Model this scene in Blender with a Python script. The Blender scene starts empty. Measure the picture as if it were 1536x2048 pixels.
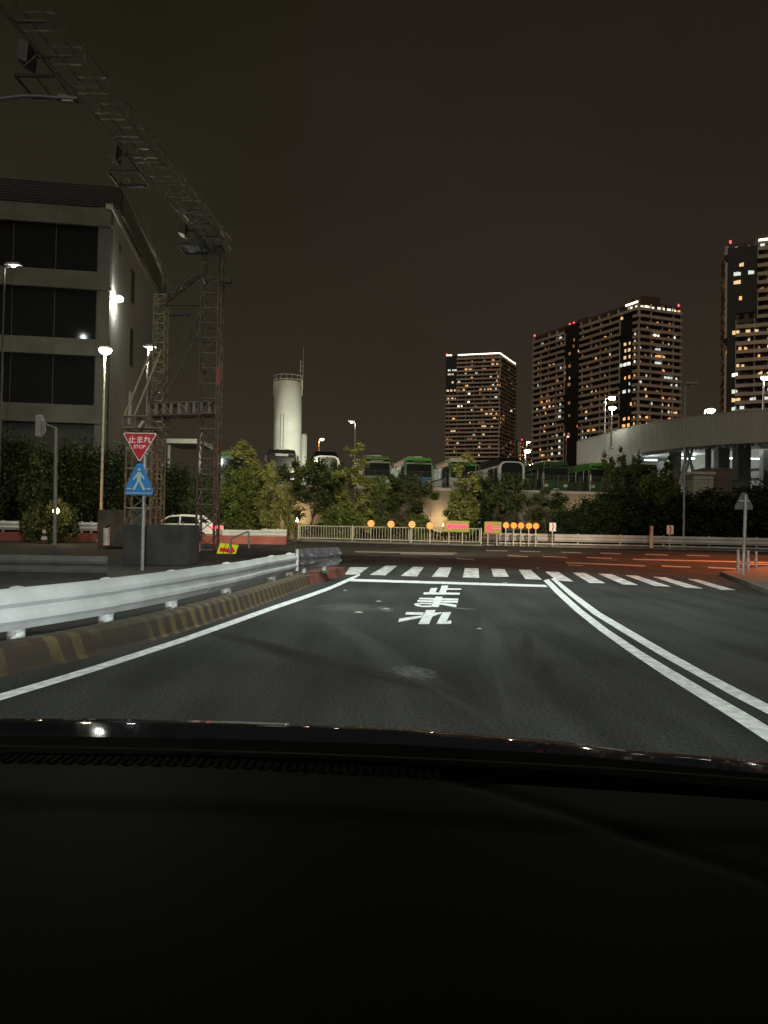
import bpy, bmesh, math, random
from mathutils import Vector, Matrix
R = math.radians
random.seed(7)
S = bpy.context.scene
COL = S.collection

# ---------------------------------------------------------------- camera
CAM_H, PITCH, ROLL, F = 1.25, R(1.0), R(1.0), 1480.0
cd = bpy.data.cameras.new('camera')
cam = bpy.data.objects.new('camera', cd)
COL.objects.link(cam)
cd.sensor_fit = 'VERTICAL'
cd.sensor_height = 24.0
cd.lens = 24.0 * F / 2048.0
cd.clip_start, cd.clip_end = 0.05, 6000
CROT = Matrix.Rotation(R(90) + PITCH, 3, 'X') @ Matrix.Rotation(ROLL, 3, 'Z')
cam.matrix_world = Matrix.Translation((0, 0, CAM_H)) @ CROT.to_4x4()
S.camera = cam

# ---------------------------------------------------------------- night sky lit by the city
w = bpy.data.worlds.new("World")
S.world = w
w.use_nodes = True
nt = w.node_tree
nt.nodes.clear()
o_ = nt.nodes.new('ShaderNodeOutputWorld')
bg = nt.nodes.new('ShaderNodeBackground')
tc = nt.nodes.new('ShaderNodeTexCoord')
sp = nt.nodes.new('ShaderNodeSeparateXYZ')
rp = nt.nodes.new('ShaderNodeValToRGB')
nz = nt.nodes.new('ShaderNodeTexNoise')
nz.inputs['Scale'].default_value = 1.6
nz.inputs['Detail'].default_value = 3
ad = nt.nodes.new('ShaderNodeMath'); ad.operation = 'MULTIPLY_ADD'
ad.inputs[1].default_value = 0.42
e = rp.color_ramp.elements
e[0].position = 0.0; e[0].color = (0.0370, 0.0305, 0.0200, 1)
e[1].position = 1.0; e[1].color = (0.006, 0.005, 0.003, 1)
for p, c in ((0.22, (0.0300, 0.0245, 0.0168)), (0.40, (0.0222, 0.0178, 0.0122)), (0.58, (0.0150, 0.0125, 0.0075)), (0.78, (0.0095, 0.0080, 0.0046))):
    x = e.new(p); x.color = (*c, 1)
nt.links.new(tc.outputs['Generated'], sp.inputs[0])
mp = nt.nodes.new('ShaderNodeMapping'); mp.inputs['Scale'].default_value = (1, 1, 2.2)
nt.links.new(tc.outputs['Generated'], mp.inputs[0])
nt.links.new(mp.outputs[0], nz.inputs['Vector'])
sb = nt.nodes.new('ShaderNodeMath'); sb.operation = 'SUBTRACT'; sb.inputs[1].default_value = 0.5
nt.links.new(nz.outputs[0], sb.inputs[0])
nt.links.new(sb.outputs[0], ad.inputs[0])
nt.links.new(sp.outputs[2], ad.inputs[2])
nt.links.new(ad.outputs[0], rp.inputs[0])
n3 = nt.nodes.new('ShaderNodeTexNoise'); n3.inputs['Scale'].default_value = 1.1; n3.inputs['Detail'].default_value = 2
m3 = nt.nodes.new('ShaderNodeMapping'); m3.inputs['Location'].default_value = (3.1, 1.7, .4)
nt.links.new(tc.outputs['Generated'], m3.inputs[0]); nt.links.new(m3.outputs[0], n3.inputs['Vector'])
r3 = nt.nodes.new('ShaderNodeMapRange'); r3.inputs[1].default_value = .4; r3.inputs[2].default_value = .6; nt.links.new(n3.outputs[0], r3.inputs[0])
x3 = nt.nodes.new('ShaderNodeMix'); x3.data_type = 'RGBA'; x3.inputs[6].default_value = (.92, 1.0, .84, 1); x3.inputs[7].default_value = (1.06, .97, 1.08, 1)
nt.links.new(r3.outputs[0], x3.inputs[0])
y3 = nt.nodes.new('ShaderNodeMix'); y3.data_type = 'RGBA'; y3.blend_type = 'MULTIPLY'; y3.inputs[0].default_value = 1
nt.links.new(rp.outputs[0], y3.inputs[6]); nt.links.new(x3.outputs[2], y3.inputs[7]); nt.links.new(y3.outputs[2], bg.inputs[0])
bg.inputs[1].default_value = 1.0
nt.links.new(bg.outputs[0], o_.inputs[0])

# weak warm sun lamp added as fill, standing in for city glow
sd = bpy.data.lights.new('city_fill_sun', 'SUN')
sd.energy = 0.50; sd.angle = R(25); sd.color = (1.0, 0.86, 0.68)
so = bpy.data.objects.new('city_fill_sun', sd)
so.rotation_euler = Vector((0.30, 1.0, -0.95)).to_track_quat('-Z', 'Y').to_euler()
COL.objects.link(so)

S.view_settings.view_transform = 'Standard'
S.view_settings.look = 'None'
S.view_settings.exposure = 0.0
S.view_settings.gamma = 1.0
S.render.engine = 'CYCLES'
S.cycles.use_denoising = True
S.cycles.max_bounces = 5
S.cycles.sample_clamp_indirect = 2.0
S.cycles.transparent_max_bounces = 8

# ---------------------------------------------------------------- helpers
CP = Vector((0, 0, CAM_H))
def ray(px, py):
    return CROT @ Vector(((px - 768) / F, -(py - 1024) / F, -1))
def G(px, py, z=0.0):
    """point of the horizontal plane z seen at that place of the photograph"""
    d = ray(px, py)
    return CP + d * ((z - CAM_H) / d.z)
def D(px, py, Y):
    d = ray(px, py)
    return CP + d * (Y / d.y)

MATS = {}
def mat(name, col, rough=0.7, metal=0.0, var=0.25, scale=3.0, bump=0.0, bscale=30.0, emit=None, es=0.0, col2=None, coat=0.0, spec=None):
    if name in MATS: return MATS[name]
    m = bpy.data.materials.new(name); m.use_nodes = True
    n, l = m.node_tree.nodes, m.node_tree.links
    b = n['Principled BSDF']
    b.inputs['Roughness'].default_value = rough
    b.inputs['Metallic'].default_value = metal
    if coat: b.inputs['Coat Weight'].default_value = coat
    if spec is not None: b.inputs['Specular IOR Level'].default_value = spec
    t = n.new('ShaderNodeTexCoord')
    nz = n.new('ShaderNodeTexNoise'); nz.inputs['Scale'].default_value = scale; nz.inputs['Detail'].default_value = 6
    l.new(t.outputs['Object'], nz.inputs['Vector'])
    mx = n.new('ShaderNodeMix'); mx.data_type = 'RGBA'
    c2 = col2 or tuple(c * (1 - var) for c in col)
    mx.inputs[6].default_value = (*c2, 1)
    mx.inputs[7].default_value = (*col, 1)
    cr = n.new('ShaderNodeValToRGB')
    cr.color_ramp.elements[0].position = 0.38; cr.color_ramp.elements[1].position = 0.62
    l.new(nz.outputs[0], cr.inputs[0])
    l.new(cr.outputs[0], mx.inputs[0])
    l.new(mx.outputs[2], b.inputs['Base Color'])
    if bump:
        n2 = n.new('ShaderNodeTexNoise'); n2.inputs['Scale'].default_value = bscale; n2.inputs['Detail'].default_value = 4
        l.new(t.outputs['Object'], n2.inputs['Vector'])
        bp = n.new('ShaderNodeBump'); bp.inputs['Strength'].default_value = bump; bp.inputs['Distance'].default_value = 0.02
        l.new(n2.outputs[0], bp.inputs['Height']); l.new(bp.outputs[0], b.inputs['Normal'])
    if emit:
        b.inputs['Emission Color'].default_value = (*emit, 1)
        b.inputs['Emission Strength'].default_value = es
    MATS[name] = m
    return m

class MB:
    def __init__(s): s.v = []; s.f = []
    def poly(s, pts):
        i = len(s.v); s.v += [Vector(p) for p in pts]; s.f.append(tuple(range(i, i + len(pts)))); return s
    def hexa(s, a, b):
        """two matching loops joined into a closed prism"""
        n = len(a); i = len(s.v); s.v += [Vector(p) for p in a] + [Vector(p) for p in b]
        s.f.append(tuple(range(i + n - 1, i - 1, -1))); s.f.append(tuple(range(i + n, i + 2 * n)))
        for k in range(n):
            k2 = (k + 1) % n
            s.f.append((i + k, i + k2, i + n + k2, i + n + k))
        return s
    def box(s, x0, x1, y0, y1, z0, z1):
        return s.hexa([(x0, y0, z0), (x1, y0, z0), (x1, y1, z0), (x0, y1, z0)], [(x0, y0, z1), (x1, y0, z1), (x1, y1, z1), (x0, y1, z1)])
    def cbox(s, c, sx, sy, sz, ang=0.0):
        """box with base centre c turned about z"""
        c = Vector(c); r = Matrix.Rotation(ang, 3, 'Z')
        q = [r @ Vector((x * sx / 2, y * sy / 2, 0)) + c for x, y in ((-1, -1), (1, -1), (1, 1), (-1, 1))]
        return s.hexa(q, [p + Vector((0, 0, sz)) for p in q])
    def tube(s, p0, p1, r0, r1=None, n=6):
        p0, p1 = Vector(p0), Vector(p1); r1 = r0 if r1 is None else r1
        d = p1 - p0
        if d.length < 1e-6: return s
        q = d.to_track_quat('Z', 'Y').to_matrix()
        a = [p0 + q @ Vector((math.cos(2 * math.pi * k / n + .4) * r0, math.sin(2 * math.pi * k / n + .4) * r0, 0)) for k in range(n)]
        b = [p1 + q @ Vector((math.cos(2 * math.pi * k / n + .4) * r1, math.sin(2 * math.pi * k / n + .4) * r1, 0)) for k in range(n)]
        return s.hexa(a, b)
    def path(s, pts, r, n=6):
        for a, b in zip(pts, pts[1:]): s.tube(a, b, r, n=n)
        return s
    def lathe(s, c, prof, n=24):
        c = Vector(c); i = len(s.v)
        for r, z in prof:
            for k in range(n):
                a = 2 * math.pi * k / n
                s.v.append(c + Vector((math.cos(a) * r, math.sin(a) * r, z)))
        for j in range(len(prof) - 1):
            for k in range(n):
                k2 = (k + 1) % n
                s.f.append((i + j * n + k, i + j * n + k2, i + (j + 1) * n + k2, i + (j + 1) * n + k))
        s.f.append(tuple(i + k for k in range(n - 1, -1, -1)))
        s.f.append(tuple(i + (len(prof) - 1) * n + k for k in range(n)))
        return s
    def disc(s, c, r, axis, th, n=20):
        c = Vector(c); ax = Vector(axis).normalized()
        return s.tube(c - ax * th / 2, c + ax * th / 2, r, n=n)
    def build(s, name, m, parent=None, smooth=False, bevel=0.0):
        o0 = Vector((0, 0, 0)); p = parent
        while p is not None: o0 += p.location; p = p.parent
        me = bpy.data.meshes.new(name)
        me.from_pydata([v - o0 for v in s.v], [], s.f)
        me.materials.append(m)
        if smooth:
            for p_ in me.polygons: p_.use_smooth = True
        ob = bpy.data.objects.new(name, me)
        COL.objects.link(ob)
        if parent is not None: ob.parent = parent
        if bevel:
            bm = bmesh.new(); bm.from_mesh(me)
            bmesh.ops.remove_doubles(bm, verts=bm.verts, dist=1e-5)
            bmesh.ops.bevel(bm, geom=bm.edges[:], offset=bevel, segments=2, profile=.5, affect='EDGES', clamp_overlap=True)
            bm.to_mesh(me); bm.free()
        return ob

def tag(o, label, cat, group=None):
    o['label'] = label; o['category'] = cat
    if group: o['group'] = group
    return o
def thing(name, label, cat, loc=(0, 0, 0), group=None):
    o = bpy.data.objects.new(name, None); COL.objects.link(o); o.location = loc; o.empty_display_size = .3
    return tag(o, label, cat, group)
def struct(o, kind='structure'):
    o['kind'] = kind; return o
def dup(root, loc, rz=0.0, label=None, sc=None, group=None):
    r = root.copy(); COL.objects.link(r); r.location = loc; r.rotation_euler = (0, 0, rz)
    if sc: r.scale = sc
    if label: r['label'] = label
    if group: r['group'] = group
    for ch in list(root.children):
        c = ch.copy(); COL.objects.link(c); c.parent = r
        for g in list(ch.children):
            d = g.copy(); COL.objects.link(d); d.parent = c
    return r
def lamp(name, loc, power, col, size=.15, parent=None, spot=None, aim=None, blend=.5):
    ld = bpy.data.lights.new(name, 'SPOT' if spot else 'POINT')
    ld.energy = power; ld.color = col; ld.shadow_soft_size = size
    if spot: ld.spot_size = R(spot); ld.spot_blend = blend
    o = bpy.data.objects.new(name, ld); COL.objects.link(o)
    l0 = Vector(loc); p = parent
    while p is not None: l0 = l0 - p.location; p = p.parent
    o.location = l0
    if aim is not None: o.rotation_euler = (Vector(aim) - Vector(loc)).to_track_quat('-Z', 'Y').to_euler()
    if parent is not None: o.parent = parent
    return o
def cable(s, a, b, sag, r, n=8):
    a, b = Vector(a), Vector(b)
    pts = [a.lerp(b, k / n) - Vector((0, 0, sag * 4 * (k / n) * (1 - k / n))) for k in range(n + 1)]
    return s.path(pts, r, n=4)
def text_mesh(name, body, size, m, parent, origin, xdir, ydir, bold=0.0, th=0.003):
    cu = bpy.data.curves.new(name, 'FONT'); cu.body = body; cu.size = size
    cu.align_x = 'CENTER'; cu.align_y = 'CENTER'; cu.extrude = th; cu.offset = bold
    ob = bpy.data.objects.new(name, cu); COL.objects.link(ob)
    dg = bpy.context.evaluated_depsgraph_get()
    me = bpy.data.meshes.new_from_object(ob.evaluated_get(dg)); me.name = name
    bpy.data.objects.remove(ob); bpy.data.curves.remove(cu)
    x, y = Vector(xdir).normalized(), Vector(ydir).normalized(); z = x.cross(y)
    M = Matrix((x, y, z)).transposed().to_4x4(); M.translation = Vector(origin)
    me.transform(M)
    o0 = Vector((0, 0, 0)); p = parent
    while p is not None: o0 += p.location; p = p.parent
    me.transform(Matrix.Translation(-o0))
    me.materials.clear(); me.materials.append(m)
    o = bpy.data.objects.new(name, me); COL.objects.link(o); o.parent = parent
    return o

# ---------------------------------------------------------------- materials
M_LINE = mat('road_paint', (.84, .87, .87), .55, var=.10, scale=11, bump=.3, bscale=60, col2=(.56, .58, .57))
M_STEELW = mat('white_painted_steel', (.62, .63, .60), .45, var=.12, scale=2)
M_FENCE = mat('cream_painted_steel', (.55, .52, .42), .5, var=.15, scale=4)
M_GALV = mat('galvanised_steel', (.42, .43, .42), .4, metal=.5, var=.2, scale=8)
M_POLE = mat('grey_pole', (.33, .33, .31), .45, metal=.3, var=.15)
M_DARK = mat('dark_steel', (.05, .045, .042), .5, var=.2)
M_RUST = mat('rusty_steel', (.22, .185, .17), .5, metal=.35, var=.45, scale=6)
M_CONC = mat('concrete', (.27, .26, .235), .9, var=.3, scale=1.2, bump=.4)
M_CONCD = mat('stained_concrete', (.17, .165, .155), .9, var=.3, scale=2.0, bump=.4)
M_GLASS = mat('dark_glass', (.012, .014, .014), .08, var=.1, spec=.6)
M_BLACK = mat('black_plastic', (.018, .018, .018), .5, var=.2)
M_TYRE = mat('tyre_rubber', (.02, .02, .02), .8)
M_BARK = mat('bark', (.07, .055, .04), .9, var=.4, scale=10, bump=.5)

def asphalt():
    m = bpy.data.materials.new('asphalt'); m.use_nodes = True
    n, l = m.node_tree.nodes, m.node_tree.links
    b = n['Principled BSDF']; b.inputs['Roughness'].default_value = .9; b.inputs['Specular IOR Level'].default_value = .12
    t = n.new('ShaderNodeTexCoord')
    a = n.new('ShaderNodeTexNoise'); a.inputs['Scale'].default_value = .35; a.inputs['Detail'].default_value = 5
    mp = n.new('ShaderNodeMapping'); mp.inputs['Scale'].default_value = (2.6, .35, 1); mp.inputs['Rotation'].default_value = (0, 0, R(4))
    s = n.new('ShaderNodeTexNoise'); s.inputs['Scale'].default_value = .8; s.inputs['Detail'].default_value = 6
    g = n.new('ShaderNodeTexNoise'); g.inputs['Scale'].default_value = 45; g.inputs['Detail'].default_value = 3
    l.new(t.outputs['Object'], a.inputs['Vector']); l.new(t.outputs['Object'], mp.inputs[0]); l.new(mp.outputs[0], s.inputs['Vector']); l.new(t.outputs['Object'], g.inputs['Vector'])
    m1 = n.new('ShaderNodeMix'); m1.data_type = 'RGBA'; m1.inputs[6].default_value = (.027, .028, .0265, 1); m1.inputs[7].default_value = (.050, .051, .047, 1)
    ma = n.new('ShaderNodeMath'); ma.operation = 'ADD'; l.new(a.outputs[0], ma.inputs[0]); l.new(s.outputs[0], ma.inputs[1])
    mr = n.new('ShaderNodeMapRange'); mr.inputs[1].default_value = .82; mr.inputs[2].default_value = 1.2; l.new(ma.outputs[0], mr.inputs[0])
    l.new(mr.outputs[0], m1.inputs[0])
    m2 = n.new('ShaderNodeMix'); m2.data_type = 'RGBA'; m2.blend_type = 'MULTIPLY'; m2.inputs[0].default_value = .8
    r2 = n.new('ShaderNodeMapRange'); r2.inputs[1].default_value = .3; r2.inputs[2].default_value = .7; r2.inputs[3].default_value = .35; r2.inputs[4].default_value = 1.75
    l.new(g.outputs[0], r2.inputs[0]); l.new(m1.outputs[2], m2.inputs[6]); l.new(r2.outputs[0], m2.inputs[7])
    def stain(src, cx, cy, ang, sx, sy, col, lo, hi, nsc):
        mm = n.new('ShaderNodeMapping'); mm.vector_type = 'TEXTURE'; mm.inputs['Location'].default_value = (cx, cy, 0); mm.inputs['Rotation'].default_value = (0, 0, ang); mm.inputs['Scale'].default_value = (sx, sy, 1)
        l.new(t.outputs['Object'], mm.inputs[0]); ln = n.new('ShaderNodeVectorMath'); ln.operation = 'LENGTH'; l.new(mm.outputs[0], ln.inputs[0])
        q = n.new('ShaderNodeTexNoise'); q.inputs['Scale'].default_value = nsc; q.inputs['Detail'].default_value = 8; l.new(mm.outputs[0], q.inputs['Vector'])
        s_ = n.new('ShaderNodeMath'); s_.operation = 'MULTIPLY_ADD'; s_.inputs[1].default_value = 2.2; s_.inputs[2].default_value = -1.1; l.new(q.outputs[0], s_.inputs[0])
        a_ = n.new('ShaderNodeMath'); a_.operation = 'ADD'; l.new(ln.outputs['Value'], a_.inputs[0]); l.new(s_.outputs[0], a_.inputs[1])
        r_ = n.new('ShaderNodeMapRange'); r_.inputs[1].default_value = hi; r_.inputs[2].default_value = lo; l.new(a_.outputs[0], r_.inputs[0])
        x_ = n.new('ShaderNodeMix'); x_.data_type = 'RGBA'; x_.inputs[7].default_value = (*col, 1); l.new(r_.outputs[0], x_.inputs[0]); l.new(src, x_.inputs[6]); return x_.outputs[2]
    c_ = m2.outputs[2]
    for px_, py_, ang, sx, sy, col, nsc in ((825, 1344, .35, .17, .30, (.17, .175, .16), 2.2), (925, 1217, 1.1, .10, .22, (.11, .115, .105), 2.0), (1055, 1290, -.18, .09, 1.3, (.027, .027, .026), 1.5), (1090, 1345, -.2, .10, .8, (.026, .026, .025), 1.5),
                                             (700, 1215, .5, .5, .5, (.075, .076, .07), 2), (770, 1218, .2, .12, .3, (.12, .12, .11), 2.4), (985, 1290, -.1, .16, 2.4, (.060, .061, .056), 1.2), (740, 1290, .28, .18, 2.6, (.058, .059, .054), 1.2), (560, 1300, .7, .2, 2.0, (.022, .022, .021), 1.4)):
        g_ = G(px_, py_); c_ = stain(c_, g_.x, g_.y, ang, sx, sy, col, .35, 1.15, nsc)
    l.new(c_, b.inputs['Base Color'])
    bp = n.new('ShaderNodeBump'); bp.inputs['Strength'].default_value = .25; bp.inputs['Distance'].default_value = .01
    l.new(g.outputs[0], bp.inputs['Height']); l.new(bp.outputs[0], b.inputs['Normal'])
    return m
M_ASPH = asphalt()

# ---------------------------------------------------------------- ground, roads
M_EARTH = mat('earth', (.06, .052, .035), .95, var=.4, scale=.8, bump=.5)
g = MB(); N = 3000
g.poly([(-N, -60, -.012), (N, -60, -.012), (N, N, -.012), (-N, N, -.012)])
struct(g.build('ground', M_EARTH))
M_PAVE = mat('pavement_concrete', (.16, .15, .13), .9, var=.3, scale=2, bump=.3)
rd = MB(); rd.poly([(-60, -12, 0), (70, -12, 0), (70, 62, 0), (-60, 62, 0)])
struct(rd.build('road', M_ASPH))

# direction of the depot wall, the row of buses and the building beside the road
AX = Vector((-math.sin(R(8.4)), math.cos(R(8.4)), 0))      # away from the road
RX = Vector((math.cos(R(8.4)), math.sin(R(8.4)), 0))       # along the row
def row(px, Y835):
    """where the row line standing Y835 away at x=835 passes the bearing of px"""
    p0 = D(835, 1000, Y835); p0.z = 0
    d = ray(px, 1040)
    k = d.x / d.y
    t = (p0.x - k * p0.y) / (k * RX.y - RX.x)
    return p0 + RX * t
# ---------------------------------------------------------------- road markings
def marking(name, polys, m=M_LINE, z=.004):
    b = MB()
    for i, p in enumerate(polys):
        b.poly([G(x, y, z + .0007 * i) for x, y in p][::-1])
    o = b.build(name, m); return struct(o)
def Z3(l): return [(660 + x / 3.49, 1110 + y / 3.49) for x, y in l]
def Z4(l): return [(x / 2.194, 1080 + y / 2.194) for x, y in l]
def Z8(l): return [(1130 + x / 3.783, 840 + y / 3.783) for x, y in l]
def Z7(l): return [(800 + x / 3.84, 860 + y / 3.84) for x, y in l]
CW = [Z3([(140, 85), (270, 84), (200, 136), (103, 136)]), Z3([(388, 75), (468, 75), (388, 142), (278, 138)]),
      Z3([(580, 82), (655, 84), (607, 150), (494, 145)]), Z3([(765, 86), (850, 87), (820, 154), (710, 151)]),
      Z3([(942, 91), (1037, 93), (1041, 160), (927, 156)]), Z3([(1125, 96), (1218, 98), (1250, 152), (1140, 150)]),
      Z3([(1316, 102), (1400, 104), (1480, 172), (1365, 168)]), [(1090, 1143), (1117, 1144), (1147, 1163), (1114, 1161)],
      Z8([(58, 1155), (150, 1156), (308, 1236), (185, 1232)]), Z8([(250, 1163), (355, 1166), (552, 1249), (440, 1245)]),
      Z8([(455, 1174), (545, 1178), (800, 1260), (680, 1256)]), Z8([(665, 1186), (762, 1190), (1045, 1275), (920, 1269)]),
      Z8([(925, 1202), (1010, 1208), (1295, 1287), (1175, 1283)])]
M_WORN = mat('worn_road_paint', (.80, .82, .80), .6, var=.4, scale=4.5, bump=.3, bscale=60, col2=(.30, .31, .30))
for p in CW: marking('crosswalk_stripe', [p], M_WORN)
marking('stop_line', [Z3([(130, 165), (1500, 208), (1522, 224), (142, 183)])], z=.0055)
TXT = [  # the three characters painted on the lane
 [(780, 213), (826, 213), (806, 268), (758, 268)], [(820, 231), (917, 233), (915, 243), (814, 243)], [(703, 230), (750, 229), (735, 262), (690, 262)], [(655, 260), (908, 263), (905, 277), (653, 275)],
 [(625, 298), (897, 304), (894, 318), (620, 309)], [(612, 314), (893, 320), (891, 334), (608, 327)], [(737, 291), (787, 291), (757, 364), (703, 362)],
 [(592, 338), (640, 333), (710, 335), (708, 345), (650, 342), (614, 344)], [(592, 338), (614, 344), (640, 353), (705, 352), (704, 364), (640, 363), (600, 355), (587, 347)], [(770, 335), (800, 335), (884, 347), (880, 364), (765, 345)],
 [(672, 384), (737, 384), (690, 482), (616, 481)], [(530, 398), (655, 400), (650, 418), (527, 416)], [(485, 443), (652, 420), (635, 437), (476, 468)], [(723, 403), (778, 398), (775, 408), (714, 430)],
 [(785, 400), (846, 398), (806, 481), (743, 481)], [(815, 466), (838, 455), (848, 459), (845, 480), (806, 481)]]
for k, (nm, a, b_) in enumerate((('road_character', 0, 4), ('road_character', 4, 10), ('road_character', 10, 16))):
    marking(nm, [Z3(q) for q in TXT[a:b_]])
def ribbon(name, up, lo, m=M_LINE, z=.005):
    b = MB()
    for i in range(len(up) - 1):
        b.poly([G(*q, z) for q in (up[i], lo[i], lo[i + 1], up[i + 1])])
    return struct(b.build(name, m))
up = Z4([(-160, 786), (0, 732 - 58), (200, 616), (400, 556), (600, 492), (800, 428), (1000, 358), (1200, 288), (1350, 238), (1450, 203), (1536, 165)]) + [Z3([(205, 132)])[0]]
lo = Z4([(-160, 822), (0, 704), (200, 643), (400, 581), (600, 516), (800, 450), (1000, 379), (1200, 306), (1350, 254), (1450, 217), (1536, 179)]) + [Z3([(212, 140)])[0]]
ribbon('edge_line', up, lo, z=.0048)
ribbon('centre_line', [(1087, 1161), (1110, 1185), (1150, 1222), (1200, 1262), (1260, 1305), (1330, 1352), (1400, 1396), (1470, 1440), (1536, 1484), (1620, 1542)],
       [(1097, 1158), (1122, 1182), (1165, 1220), (1218, 1260), (1283, 1303), (1357, 1347), (1430, 1390), (1500, 1430), (1536, 1452), (1640, 1515)], z=.0062)
ribbon('centre_line', [(1102, 1157.5), (1138, 1190), (1186, 1228), (1246, 1265), (1320, 1310), (1395, 1352), (1466, 1392), (1536, 1428), (1650, 1492)],
       [(1109, 1156), (1150, 1188), (1202, 1226), (1264, 1262), (1337, 1304), (1412, 1345), (1480, 1380), (1536, 1408), (1660, 1470)], z=.0069)
M_FAINT = mat('worn_lane_paint', (.32, .32, .30), .6, var=.5, scale=2.0, col2=(.25, .25, .23))
def streak(a, b_, th):
    (x0, y0), (x1, y1) = a, b_
    marking('lane_line', [[(x0, y0 - th / 2), (x1, y1 - th / 2), (x1 + th * 1.5, y1 + th / 2), (x0 + th * 1.5, y0 + th / 2)]], M_FAINT)
for a, b_, th in ((Z7([(655, 925)])[0], Z7([(822, 929)])[0], 1.6), (Z7([(915, 931)])[0], Z7([(1075, 935)])[0], 1.6), (Z7([(1235, 938)])[0], Z7([(1390, 943)])[0], 1.8),
                  ((709, 1103.5), (912, 1106.5), 1.8), ((800, 1107.3), (906, 1109.2), 1.4), (Z7([(430, 986)])[0], Z7([(565, 997)])[0], 1.8), (Z7([(820, 964)])[0], Z7([(975, 972)])[0], 2.2), (Z7([(1090, 970)])[0], Z7([(1280, 979)])[0], 2.2),
                  (Z8([(262, 1007)])[0], Z8([(420, 1012)])[0], 2), (Z8([(600, 1016)])[0], Z8([(770, 1021)])[0], 2), (Z8([(915, 1023)])[0], Z8([(1085, 1028)])[0], 2), (Z8([(160, 1039)])[0], Z8([(350, 1048)])[0], 2),
                  (Z8([(510, 1054)])[0], Z8([(1536, 1078)])[0], 2.2), (Z8([(0, 1079)])[0], Z8([(600, 1104)])[0], 2.4), (Z8([(725, 1104)])[0], Z8([(945, 1113)])[0], 2.4), (Z8([(1075, 1116)])[0], Z8([(1400, 1130)])[0], 2.6), (Z8([(1300, 1088)])[0], Z8([(1536, 1092)])[0], 2), (Z8([(20, 1097)])[0], Z8([(130, 1102)])[0], 1.4)):
    streak(a, b_, th)
# small grit
b = MB()
for k, (x, y) in enumerate(((690, 1181), (772, 1218), (717, 1225), (1062, 1140), (1075, 1136), (1010, 1166), (958, 1258), (757, 1203), (1230, 1120), (1060, 1154))):
    q = G(x, y, .004); r = .022 + .01 * (k % 3)
    b.hexa([q + Vector((math.cos(t) * r * 1.7, math.sin(t) * r, 0)) for t in (0, 1.2, 2.2, 3.6, 4.9)], [q + Vector((math.cos(t) * r, math.sin(t) * r * .6, .012)) for t in (0, 1.2, 2.2, 3.6, 4.9)])
struct(b.build('road_grit', mat('pale_grit', (.35, .34, .3), .9)), 'stuff')

# ---------------------------------------------------------------- kerb with the near guardrail
KF = [(-330, 1445), (-150, 1396), (0, 1355), (150, 1322), (300, 1284), (400, 1254), (500, 1219), (570, 1192), (622, 1172)]       # foot of the kerb
def kerb_pts():
    out = []
    for px, py in KF:
        q = G(px, py, 0); out.append(q)
    return out
foot = kerb_pts()
def side_normals(pts):
    ns = []
    for i in range(len(pts)):
        a = pts[max(i - 1, 0)]; c_ = pts[min(i + 1, len(pts) - 1)]
        d = (c_ - a); d.z = 0; d.normalize(); ns.append(Vector((-d.y, d.x, 0)))
    return ns
def sweep(pts, prof, name, m, parent=None, close=True, smooth=False):
    """prof: (distance to the left of the path, height) pairs"""
    ns = side_normals(pts); b = MB(); n = len(prof)
    for p, q in zip(pts, ns):
        for a, z in prof: b.v.append(Vector((p.x + q.x * a, p.y + q.y * a, p.z + z)))
    for i in range(len(pts) - 1):
        for k in range(n if close else n - 1):
            k2 = (k + 1) % n
            b.f.append((i * n + k, i * n + k2, (i + 1) * n + k2, (i + 1) * n + k))
    if close:
        b.f.append(tuple(range(n - 1, -1, -1))); j = (len(pts) - 1) * n; b.f.append(tuple(j + k for k in range(n)))
    return b.build(name, m, parent, smooth)
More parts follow.
